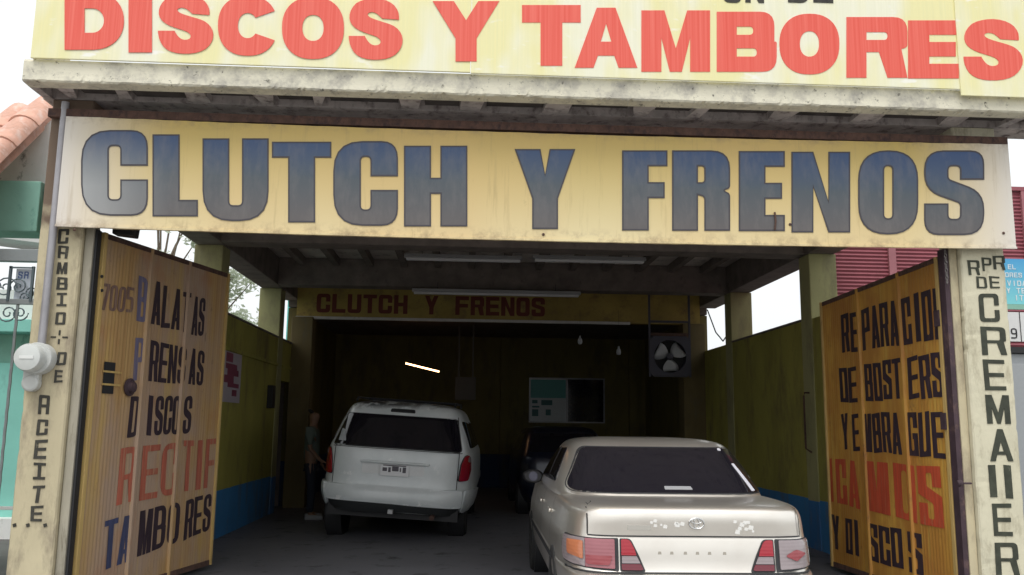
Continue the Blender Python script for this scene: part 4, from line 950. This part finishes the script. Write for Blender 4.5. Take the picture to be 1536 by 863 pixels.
def vp(o): van_parts.append(o); return o
vp(vlow.mesh('body', m_van, VA))
vp(vlow.patch('window_seal', [(-.815, 1.145, .04), (.80, 1.145, .04), (.70, 1.575, .05), (-.70, 1.575, .05)], m_seal, VA, .003, rings=10))
vgl = vp(vlow.patch('rear_window', [(-.80, 1.16, .03), (.785, 1.16, .03), (.685, 1.565, .04), (-.685, 1.565, .04)], m_glass, VA, .008, rings=12))
vp(vlow.patch('window_mark', [(-.74, 1.20, .01), (-.64, 1.20, .01), (-.68, 1.34, .01), (-.725, 1.36, .01)], flat('painted window reflection', (.45, .48, .5), .5), vgl, .011, .003))  # pale sliver: a reflection on the glass, painted as a patch
vp(vlow.patch('brake_lamp', [(-.16, 1.615, .02), (.16, 1.615, .02), (.15, 1.655, .02), (-.15, 1.655, .02)], m_seal, VA, .012))
for s_ in (-1, 1):
    def vm(u, v, o, s_=s_):
        if abs(u) <= .86: return vlow.surf(vlow.phi_x(u, v), v, o)
        p0 = vlow.phi_x(math.copysign(.86, u), v); return vlow.surf(p0+(1 if u > 0 else -1)*(abs(u)-.86)*.36, v, o)
    pts = [(.775, .78, .03), (.90, .79, .06), (.98, .92, .05), (.96, 1.08, .06), (.84, 1.125, .05), (.80, 1.0, .06)]
    vp(vlow.patch('lamp_bezel', [(s_*(a if a > .9 else a-.006), b+(.006 if b > 1 else -.006), c) for a, b, c in pts], m_seal, VA, .004, mapf=vm, rings=9))
    tl = vp(vlow.patch('tail_lamp', [(s_*a, b, c) for a, b, c in pts], m_lred, VA, .018, mapf=vm, rings=9))
    vp(vlow.patch('reflector', [(s_*.86, 1.03, .02), (s_*.955, 1.02, .02), (s_*.95, 1.075, .02), (s_*.875, 1.10, .02)], m_lclear, tl, .021, .004, mapf=vm))
    vp(vlow.strip('tailgate_gap', [(s_*.76, .66), (s_*.765, 1.14), (s_*.70, 1.60)], .009, m_black, VA, .003))
    sd = vlow.side(s_)
    for y0_, y1_ in ((.62, 1.75), (1.83, 2.75), (2.83, 3.55)):
        vp(vlow.patch('side_window', [(y0_, 1.20, .04), (y1_, 1.20, .04), (y1_-(.12 if y1_ > 3 else 0), 1.52, .05), (y0_+.02, 1.55, .06)], m_glass, VA, .006, mapf=sd))
    vp(vlow.strip('side_moulding', [(.5, .70), (4.4, .70)], .07, m_van, VA, .012, sd))
    for y in (1.8, 2.8): vp(vlow.strip('door_gap', [(y, .45), (y, 1.18)], .01, m_black, VA, .002, sd))
    vp(build('roof_rail', MB().tube([(s_*.64, .75, 1.745), (s_*.645, .85, 1.785), (s_*.645, 2.2, 1.80), (s_*.63, 2.6, 1.76)], .016, 8), m_seal, VA, local=True, smooth=True))
vp(vlow.strip('tailgate_gap', [(-.80, 1.135), (.80, 1.135)], .008, m_black, VA, .003))
for y in (1.0, 1.75): vp(build('roof_bar', MB().tube([(-.64, y, 1.79), (.64, y, 1.79)], .014, 6), m_seal, VA, local=True))
vp(build('plate_brow', MB().box(-.42, .42, .045, .10, .955, .985), m_van, VA, local=True, bevel=.008))
pr = vp(vlow.patch('plate_recess', [(-.40, .82, .03), (.36, .82, .03), (.36, .945, .02), (-.40, .945, .02)], flat('pale plate recess', (.82, .83, .83), .5), VA, .003, .003))
pl = vp(build('licence_plate', MB().box(-.17, .175, .060, .075, .805, .945), flat('licence plate', (.85, .85, .87), .4), VA, local=True))
mbp = MB()
for a_, b_, c_, d_ in ((-.145, -.09, .86, .905), (-.075, -.045, .85, .91), (-.03, .05, .865, .925), (.065, .08, .86, .91), (.10, .14, .85, .92), (-.14, .14, .928, .94)): mbp.box(a_, b_, .056, .0598, c_, d_)
vp(build('plate_print', mbp, flat('plate print', (.10, .09, .11), .5), pl, local=True))
vp(vlow.patch('bumper', [(-.80, .485, .03), (.80, .46, .03), (.80, .665, .03), (-.80, .665, .03)], m_van, VA, .045, .04, rings=5))
vp(vlow.patch('bumper_lower', [(-.90, .36, .03), (-.3, .345, .02), (.2, .37, .02), (.90, .35, .03), (.93, .47, .02), (.5, .455, .02), (.1, .475, .02), (-.35, .462, .02), (-.93, .49, .02)], flat('torn dark bumper core', (.035, .038, .04), .8), VA, .025, .03, rings=6))
for s_ in (-1, 1): vp(vlow.patch('bumper_corner', [(s_*.79, .40, .02), (s_*.94, .43, .03), (s_*.96, .66, .03), (s_*.84, .67, .03)], m_van, VA, .05, .04, rings=5))
vp(build('trailer_hitch', MB().box(-.03, .03, -.02, .3, .34, .39), m_rim, VA, local=True))
vp(build('exhaust_pipe', MB().tube([(.50, .0, .32), (.50, .5, .34)], .03, 10), m_rust, VA, local=True, smooth=True))
vp(build('underbody', MB().box(-.80, .80, .25, 4.4, .26, .45), m_black, VA, local=True))
for o in van_parts: lean(o)
for s_ in (-1, 1):
    for y in (.98, 4.0): wheel(VA, s_*.84, y, .335, .215, s_)

# ---- dark car further in
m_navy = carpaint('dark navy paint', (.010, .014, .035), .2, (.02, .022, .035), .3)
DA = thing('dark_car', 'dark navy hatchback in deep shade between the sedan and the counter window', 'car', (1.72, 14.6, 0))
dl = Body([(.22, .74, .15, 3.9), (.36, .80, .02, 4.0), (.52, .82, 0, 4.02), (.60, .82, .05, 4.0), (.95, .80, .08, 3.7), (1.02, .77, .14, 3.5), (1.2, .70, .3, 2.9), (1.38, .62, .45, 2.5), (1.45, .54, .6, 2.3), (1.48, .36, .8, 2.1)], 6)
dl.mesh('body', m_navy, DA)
dl.patch('rear_window', [(-.62, 1.05, .04), (.62, 1.05, .04), (.54, 1.36, .06), (-.54, 1.36, .06)], m_glass, DA, .006)
for s_ in (-1, 1):
    dl.patch('tail_lamp', [(s_*.62, .74, .02), (s_*.76, .74, .03), (s_*.75, .86, .03), (s_*.64, .86, .02)], m_seal, DA, .012)
    dl.patch('side_window', [(.75, 1.06, .04), (2.6, 1.04, .05), (2.2, 1.34, .08), (.9, 1.36, .08)], m_glass, DA, .006, mapf=dl.side(s_))
    for y in (.7, 3.2): wheel(DA, s_*.72, y, .29, .18, s_)

# ================================================================== PERSON (standing in the shade left of the van)
PX, PY = -2.40, 14.1
PE = thing('person', 'person in a grey green shirt and dark trousers standing left of the van in shade', 'person', (PX, PY, 0))
def skin(name, joints, edges, mat, parent, sub=2):
    me = bpy.data.meshes.new(name); me.from_pydata([j[:3] for j in joints], edges, []); me.materials.append(mat)
    o = bpy.data.objects.new(name, me); COL.objects.link(o); o.parent = parent
    md = o.modifiers.new('skin', 'SKIN'); md.use_smooth_shade = True
    for i, j in enumerate(joints): me.skin_vertices[0].data[i].radius = (j[3], j[4] if len(j) > 4 else j[3])
    me.skin_vertices[0].data[0].use_root = True
    sb = o.modifiers.new('subsurf', 'SUBSURF'); sb.levels = sub; sb.render_levels = sub
    return o
m_skin = flat('brown skin', (.25, .14, .09), .55)
# local: faces +x towards the van, slightly bent arms
J = [(0, 0, .92, .13, .15), (0, 0, 1.10, .11, .14), (0, 0, 1.30, .12, .17), (0, 0, 1.43, .07, .09), (.01, 0, 1.49, .06), (.02, 0, 1.58, .092, .078), (.02, 0, 1.66, .088, .075),
     (0, .11, .88, .085), (.01, .12, .48, .055), (-.02, .13, .09, .04), (.12, .14, .05, .035),
     (0, -.11, .88, .085), (.04, -.12, .48, .055), (.03, -.13, .09, .04), (.17, -.14, .05, .035),
     (0, .20, 1.38, .05), (-.02, .25, 1.10, .038), (.10, .24, .88, .028), (.14, .23, .82, .022),
     (0, -.20, 1.38, .05), (.01, -.25, 1.10, .038), (.16, -.22, .93, .028), (.20, -.20, .90, .022)]
Ed = [(0, 1), (1, 2), (2, 3), (3, 4), (4, 5), (5, 6), (0, 7), (7, 8), (8, 9), (9, 10), (0, 11), (11, 12), (12, 13), (13, 14), (2, 15), (15, 16), (16, 17), (17, 18), (2, 19), (19, 20), (20, 21), (21, 22)]
for hb, dd in ((18, Vector((.6, -.1, -.8))), (22, Vector((.95, .1, -.2)))):
    b0 = Vector(J[hb][:3]); dd.normalize()
    for k in range(4):
        y_ = (k-1.5)*.020; i0 = len(J); J.append((b0.x+dd.x*.03, b0.y+y_, b0.z+dd.z*.03, .010)); J.append((b0.x+dd.x*(.085+.01*(k in (1, 2))), b0.y+y_*1.1, b0.z+dd.z*.085-.012, .007)); Ed += [(hb, i0), (i0, i0+1)]
    i0 = len(J); J.append((b0.x+.015, b0.y+.04*(1 if hb == 22 else -1), b0.z-.02, .010)); Ed.append((hb, i0))
skin('body', J, Ed, m_skin, PE, 1)
Sj = [(0, 0, .84, .15, .165), (0, 0, 1.10, .13, .155), (0, 0, 1.30, .135, .185), (0, 0, 1.44, .085, .11), (0, .21, 1.38, .068), (-.02, .26, 1.14, .058), (0, -.21, 1.38, .068), (.01, -.26, 1.14, .058)]
skin('shirt', Sj, [(0, 1), (1, 2), (2, 3), (2, 4), (4, 5), (2, 6), (6, 7)], flat('grey green shirt cloth', (.12, .15, .13), .9), PE)
Tj = [(0, 0, .92, .12, .13), (0, .09, .82, .095), (.01, .12, .48, .072), (-.02, .13, .10, .06), (0, -.09, .82, .095), (.04, -.12, .48, .072), (.03, -.13, .10, .06)]
skin('trousers', Tj, [(0, 1), (1, 2), (2, 3), (0, 4), (4, 5), (5, 6)], flat('dark trouser cloth', (.02, .025, .04), .9), PE)
skin('hair', [(-.02, 0, 1.70, .075, .07), (-.06, 0, 1.64, .06)], [(0, 1)], flat('black hair', (.012, .01, .01), .7), PE)
sh = MB()
for x_, y_ in ((.05, .135), (.10, -.135)): sh.obox((x_, y_, .045), (.14, 0, 0), (0, .05, 0), (0, 0, .04))
build('shoes', sh, flat('pale grey shoe', (.30, .30, .32), .6), PE, local=True, bevel=.025)
# ================================================================== NEIGHBOURS, LEFT
m_teal = paint('aqua house paint', (.24, .58, .50), .08, 1.5, .8, (.18, .42, .37), .6, .75)
m_green = paint('green fascia paint', (.26, .50, .41), .12, 2, .7, (.05, .2, .15), .6, .75)
m_plaster = paint('white stained plaster', (.76, .76, .74), .1, 3, .9, (.22, .23, .22), .58, .68)
m_tile = paint('faded terracotta tile', (.66, .38, .29), .2, 6, .8, (.72, .56, .50), .5, .7)
m_iron = flat('grey painted iron', (.30, .33, .34), .5, .3); m_irondk = flat('dark wrought iron', (.13, .17, .19), .5, .4)
H = thing('tiled_porch', 'neighbouring porch with terracotta barrel tile roof and green fascia left of the workshop', 'porch', (-4.6, 8, 0))
P0 = at(79, 163, 8.3); Dn = (at(-25, 262, 7.35)-P0); Ac = (at(18, 128, 9.7)-P0)
dl_ = Dn.length; dn = Dn.normalized(); ac = (Ac-dn*Ac.dot(dn)).normalized(); up_ = dn.cross(ac)
if up_.z < 0: up_ = -up_
tm = None
rt, tlen, pitch = .135, .50, .30
tv = []; seg = 10
for e, k in ((0, 1.0), (tlen, 1.16)):
    for sh_ in (0, .018):
        tv += [ac*(math.cos(math.pi*j/seg)*(rt*k-sh_))+up_*(math.sin(math.pi*j/seg)*(rt*k-sh_))+dn*e for j in range(seg+1)]
n_ = seg+1; tf = []
for j in range(seg):
    tf += [(j, j+1, 2*n_+j+1, 2*n_+j), (n_+j, 3*n_+j, 3*n_+j+1, n_+j+1), (2*n_+j, 2*n_+j+1, 3*n_+j+1, 3*n_+j), (j, n_+j, n_+j+1, j+1)]
tf += [(0, 2*n_, 3*n_, n_), (seg, n_+seg, 3*n_+seg, 2*n_+seg)]
for i in range(7):
    for r in range(8):
        if tm is None:
            o = build('roof_tile', MB().add(tv, tf), m_tile, H, local=True, smooth=True); tm = o
        else:
            o = tm.copy(); COL.objects.link(o); o.parent = H
        o.location = P0+ac*(i*pitch+.06)+dn*(r*.43-.05)+up_*random.uniform(0, .012)-H.location
        o.rotation_euler = (random.uniform(-.01, .01), random.uniform(-.01, .01), random.uniform(-.015, .015))
q0, q1 = P0-dn*.05, P0+dn*3.0
build('roof_deck', MB().prism([q0-up_*.02, q1-up_*.02, q1-up_*.02+ac*1.7, q0-up_*.02+ac*1.7], -up_*.07), m_tile, H)
# gable plaster under the verge
Yg = 7.9
pts = [at(79, 178, 8.15), at(-30, 285, 8.15), at(-30, 300, 8.15), at(79, 300, 8.15)]
build('gable', MB().prism([Vector((p.x, 8.15, p.z)) for p in pts], (0, .25, 0)), m_plaster, H)
a = at(62, 272, 7.8); b = at(62, 348, 7.8)
build('fascia_beam', MB().box(-9, a.x, 7.8, 8.12, b.z, a.z), m_green, H, bevel=.01)
build('beam_end', MB().box(a.x+.002, a.x+.12, 7.84, 8.10, (a.z+b.z)/2+.05, a.z+.08), flat('pinkish plaster', (.55, .42, .40), .9), H, bevel=.03)
build('post', MB().box(-3.80, -3.62, 7.95, 8.12, 0, b.z-.003), m_teal, H)
# iron gate
GY = 7.5
IG = thing('iron_gate', 'grey wrought iron gate with scrolls and a small notice left of the cream pillar', 'gate', (-4.4, GY, 0))
xr = -3.60
for y0, y1, mt, th in ((375, 393, m_iron, .04), (449, 457, m_iron, .02), (760, 765, m_meter, .02)):
    a = at(30, y0, GY); b = at(30, y1, GY); build('rail', MB().box(-7, xr, GY-th, GY+th, b.z, a.z), mt, IG, bevel=.004)
zt2 = at(30, 376, GY).z
build('gate_post', MB().box(xr-.05, xr, GY-.045, GY+.045, 0, zt2+.03), m_iron, IG)
zm = at(30, 453, GY).z
for k in range(14):
    x = at(12, 600, GY).x-.0-k*.24+.001
    pts = [(x+math.cos(j*2.4)*.0015, GY+math.sin(j*2.4)*.0015, zm*j/40) for j in range(41)]
    build('twisted_bar', MB().tube(pts, .012, 6), m_iron, IG)
def spiral(c, r, sgn, a0=0, turns=1.6, sz=1):
    return [Vector((c.x+sgn*math.cos(a0+t/22*turns*6.28)*r*(1-t/26), GY, c.z+sz*math.sin(a0+t/22*turns*6.28)*r*(1-t/26))) for t in range(23)]
for px, py, rr, sg, sz in ((8, 432, 17, 1, 1), (28, 430, 13, -1, 1), (38, 446, 10, 1, -1), (12, 470, 14, -1, -1), (30, 470, 12, 1, -1), (46, 440, 9, 1, 1), (-14, 432, 15, 1, 1), (-30, 470, 15, -1, -1)):
    build('scroll', MB().tube(spiral(at(px, py, GY), rr/1300*GY, sg, sz=sz), .0065, 6), m_irondk, IG, smooth=True)
for px0, px1 in ((17, 19), (51, 53)):
    a = at(px0, 398, GY-.02); build('inner_bar', MB().box(a.x-.01, a.x+.01, GY-.03, GY-.01, zm, at(18, 400, GY).z), m_irondk, IG)
a = at(17, 401, GY); b = at(52, 403, GY); build('inner_bar', MB().box(a.x, b.x, GY-.03, GY-.01, a.z-.012, a.z), m_irondk, IG)
a = at(20, 452, GY+.03); b = at(50, 404, GY+.03)
nb_ = build('notice', MB().box(a.x, b.x, GY+.03, GY+.036, a.z+.02, b.z), flat('pale blue white notice', (.62, .68, .76), .5), IG)
wmb = MB()
for i, chh in enumerate('Sr'):
    c0 = at(27+i*9, 418, GY+.028); letter(wmb, chh, boxmap(c0.x, c0.x+.035, c0.z, c0.z+.06, GY+.029), (0, -1, 0), .002, W=.6, t=.14, h=.13, R=.2, r=.05)
build('handwriting', wmb, flat('blue handwriting', (.05, .12, .35), .5), nb_)
# aqua house behind
HN = thing('aqua_house', 'aqua house front with green band painted as shade under the awning behind the iron gate on the left', 'house', (-8, 11.8, 0))
hx1 = -4.75
zz = [at(30, y, 11.8).z for y in (482, 501, 545, 762)]
build('wall', MB().box(-14, hx1, 11.8, 12.2, 0, zz[2]), m_teal, HN)
build('awning', MB().box(-14, hx1, 11.55, 12.2, zz[1], zz[0]), m_teal, HN, bevel=.01)
build('band', MB().box(-14, hx1, 11.9, 12.2, zz[2]+.002, zz[1]-.002), m_green, HN)  # shade below the awning, painted as a green band
build('wall', MB().box(-14, hx1, 12.0, 12.3, zz[0], zz[0]+.45), m_plaster, HN)
build('roof', MB().prism([(-14, 11.7, at(0, 352, 11.7).z+.8), (-14, 12.8, at(0, 352, 11.7).z+.9), (hx1, 12.8, at(50, 374, 11.7).z), (hx1, 11.7, at(50, 376, 11.7).z)], (0, 0, .06)), m_meter, HN)
build('plinth', MB().box(-14, hx1, 11.6, 11.798, 0, .25), m_plaster, HN)
a = at(0, 690, 11.78); build('door', MB().box(-9.2, -8.2, 11.77, 11.798, .25, 2.2), m_green, HN)
# wall and teal house seen through the left openings
TH = thing('teal_house', 'teal gable wall seen through the rear left opening of the workshop', 'house', (-3.6, 24.5, 0))
a = at(432, 448, 24); build('wall', MB().box(a.x, -1.0, 24, 24.3, 0, a.z), paint('teal house wall', (.12, .50, .44), .1, 2), TH)
build('roof', MB().box(a.x-.1, -.9, 23.9, 26, a.z+.002, a.z+.15), m_plaster, TH)
build('window_frame', MB().box(-3.6, -2.6, 23.94, 23.998, 2.2, 3.4), m_plaster, TH)

# ---- trees
m_bark = paint('grey brown bark', (.14, .11, .08), .3, 9, .95)
def leafmat(nm, c, c2):
    t = NT(nm); c_ = t.mix(t.ramp(t.noise(scale=1.7), .35, .65), c, c2); t.color(c_)
    t.b.inputs['Roughness'].default_value = .55
    tr = t.n('ShaderNodeBsdfTranslucent'); t.l(c_, tr.inputs['Color']) if False else None
    tr.inputs['Color'].default_value = (*[min(1, v*2.2) for v in c2], 1)
    ms = t.n('ShaderNodeMixShader'); ms.inputs[0].default_value = .4; out = t.t.nodes['Material Output']
    t.l(t.b.outputs[0], ms.inputs[1]); t.l(tr.outputs[0], ms.inputs[2]); t.l(ms.outputs[0], out.inputs['Surface']); return t.m
m_leaf = leafmat('glare bleached green leaf', (.28, .31, .24), (.38, .41, .32))  # leaf tone paled: overexposed glare painted into the colour
def tree(x, y, h, r, label, nclump, per, seed, lowf=.35, ls=.07):
    rn = random.Random(seed); T = thing('tree', label, 'tree', (x, y, 0), 'trees beyond the left wall')
    tb = MB(); top = Vector((x+rn.uniform(-.3, .3), y, h*.62))
    tb.tube([Vector((x, y, 0)), Vector((x+.05, y, h*.3)), top], [h*.03, h*.022, h*.012], 9)
    lb = MB(); cl = []
    for i in range(nclump):
        a = rn.uniform(0, 6.28); zz_ = rn.uniform(lowf, 1)*h; fr_ = math.sin(min(1, max(.12, (zz_/h-lowf)/(1-lowf)*.9+.1))*math.pi)**.6
        c = Vector((x+math.cos(a)*r*fr_*rn.uniform(.3, 1), y+math.sin(a)*r*fr_*rn.uniform(.3, 1), zz_)); cl.append(c)
        b0 = Vector((x, y, 0)).lerp(top, rn.uniform(.55, 1)) if i % 2 else top
        if i % 2 == 0 or i < 12: tb.tube([b0, (b0+c)/2+Vector((0, 0, .12)), c], [.035, .022, .008], 5)
        cr = rn.uniform(.22, .5)*r*.55
        for k in range(per):
            p = c+Vector((rn.gauss(0, 1), rn.gauss(0, 1), rn.gauss(0, .75)))*cr*.55
            d = Vector((rn.gauss(0, 1), rn.gauss(0, 1), rn.gauss(0, .6))).normalized(); e = d.cross(Vector((rn.gauss(0, 1), rn.gauss(0, 1), rn.gauss(0, 1)))).normalized()
            s1 = ls*rn.uniform(.7, 1.4); lb.add([p-d*s1, p-e*s1*.4, p+d*s1, p+e*s1*.4], [(0, 1, 2, 3)])
    build('trunk', tb, m_bark, T, smooth=True); build('crown', lb, m_leaf, T)
tree(-5.9, 19.5, 5.9, 1.5, 'pale leafy tree nearest the front left opening', 44, 120, 1, .35, .065)
tree(-6.9, 22.5, 5.2, 1.6, 'shorter leafy tree behind, seen low in the front left opening', 60, 110, 5, .2, .07)
tree(-5.0, 22.3, 4.5, .9, 'slim green tree in front of the teal gable wall', 26, 80, 9, .2, .06)
tree(-7.2, 20.5, 7.6, 1.0, 'thin tall tree whose top shows above the left gate leaf', 9, 45, 12, .7, .06)

# ================================================================== NEIGHBOURS, RIGHT
m_maroon = paint('maroon painted sheet', (.28, .075, .095), .12, 3, .6, (.22, .06, .07), .58, .7)
MS = thing('maroon_shop_front', 'maroon corrugated metal shop front standing beyond the right gate leaf', 'shop front', (7, 11.4, 0))
my = 11.4; mx0 = at(1236, 400, my).x; mz1 = at(1515, 281, my).z
def corr(x0, x1, z0, z1, y):
    G = []; k = int((z1-z0)/.026)
    for i in range(k+1): G.append([Vector((x0, y+(.018 if i % 2 else 0), z0+(z1-z0)*i/k)), Vector((x1, y+(.018 if i % 2 else 0), z0+(z1-z0)*i/k))])
    return MB().grid(G)
xp = at(1338, 400, my).x
for a, b in ((mx0+.06, xp-.05), (xp+.05, xp+1.9), (xp+2.0, xp+3.9)): build('corrugated_panel', corr(a, b, 1.2, mz1-.06, my), m_maroon, MS)
for a, b in ((mx0, mx0+.06), (xp-.05, xp+.05), (xp+1.9, xp+2.0)): build('post', MB().box(a, b, my-.03, my+.03, 0, mz1), paint('pinkish maroon post', (.36, .14, .16), .1) if a == mx0 else bpy.data.materials['pinkish maroon post'], MS)
build('top_rail', MB().box(mx0, xp+3.9, my-.035, my+.06, mz1-.055, mz1), m_maroon, MS)
build('lower_wall', MB().box(mx0+.06, xp+3.9, my+.02, my+.12, 0, 1.19), m_plaster, MS)
# blue shop sign, right edge of the frame
SYB = 9.6
a = at(1500, 388, SYB); b = at(1500, 456, SYB)
BS = thing('blue_sign', 'light blue hanging sign with small white lettering at the right edge behind the pillar', 'sign', (a.x+.6, SYB, b.z))
t = NT('blue to aqua sign print'); z = t.xyz()[2]; c = t.mix(t.ramp(z, 0, a.z-b.z), (.22, .66, .72), (.07, .36, .68)); t.color(c); t.b.inputs['Roughness'].default_value = .4
build('panel', MB().box(a.x-.1, a.x+1.4, SYB, SYB+.03, b.z, a.z), t.m, BS)
build('lower_trim', MB().box(a.x-.1, a.x+1.4, SYB-.004, SYB+.034, b.z-.06, b.z-.002), m_green, BS)
for txt, px, py0, py1 in (('EL', 1512, 397, 404), ('ORES', 1508, 409, 416), ('VIDA', 1511, 421, 429), ('Y TE', 1510, 432, 440), ('IT', 1522, 443, 451)):
    mb = MB(); p = at(px, py1, SYB-.002); hh = at(px, py0, SYB).z-p.z; xx = p.x
    for chh in txt:
        if chh != ' ': letter(mb, chh, boxmap(xx, xx+hh*.75, p.z, p.z+hh, SYB-.0015), (0, -1, 0), .002, W=.75, t=.17, h=.15, R=.2, r=.08)
        xx += hh*.95
    build('lettering', mb, flat('white sign lettering', (.75, .8, .82), .5) if txt == 'EL' else bpy.data.materials['white sign lettering'], BS)
a = at(1500, 468, SYB); b = at(1500, 512, SYB)
WS = thing('white_board', 'white board with a black 9 below the blue sign at the right edge', 'sign', (a.x+.6, SYB, b.z))
build('panel', MB().box(a.x-.1, a.x+1.4, SYB, SYB+.03, b.z, a.z), flat('white board', (.72, .72, .72), .5), WS)
c0 = at(1517, 508, SYB-.002); mb = MB(); letter(mb, '9', boxmap(c0.x, c0.x+.075, c0.z, c0.z+.12, SYB-.0015), (0, -1, 0), .002, W=.65, t=.15, h=.13, R=.3, r=.1); build('lettering', mb, m_black, WS)
c0 = at(1531, 505, SYB); build('divider', MB().box(c0.x, c0.x+.01, SYB-.003, SYB-.0005, b.z, a.z), m_black, WS)
for lab_o in (BS, WS): pass
a = at(1500, 520, SYB)
CT = thing('metal_cabinet', 'tall grey metal cabinet at the right edge behind the pillar, under the white board', 'cabinet', (a.x+.5, SYB+.2, 0))
build('cabinet_body', MB().box(a.x-.1, a.x+1.3, SYB-.06, SYB+.5, .02, a.z-.08), flat('grey cabinet', (.30, .32, .34), .5), CT, bevel=.02)
build('cabinet_top', MB().box(a.x-.13, a.x+1.33, SYB-.09, SYB+.53, a.z-.078, a.z-.01), m_black, CT)
build('door', MB().box(a.x+.0, a.x+1.2, SYB-.075, SYB-.062, .15, a.z-.2), flat('grey cabinet door', (.36, .38, .40), .5), CT, bevel=.004)
# posts that carry the two boards
for o_, xx in ((BS, a.x+1.25),):
    build('post', MB().box(xx, xx+.06, SYB+.032, SYB+.09, 0, at(1500, 388, SYB).z), m_iron, BS)
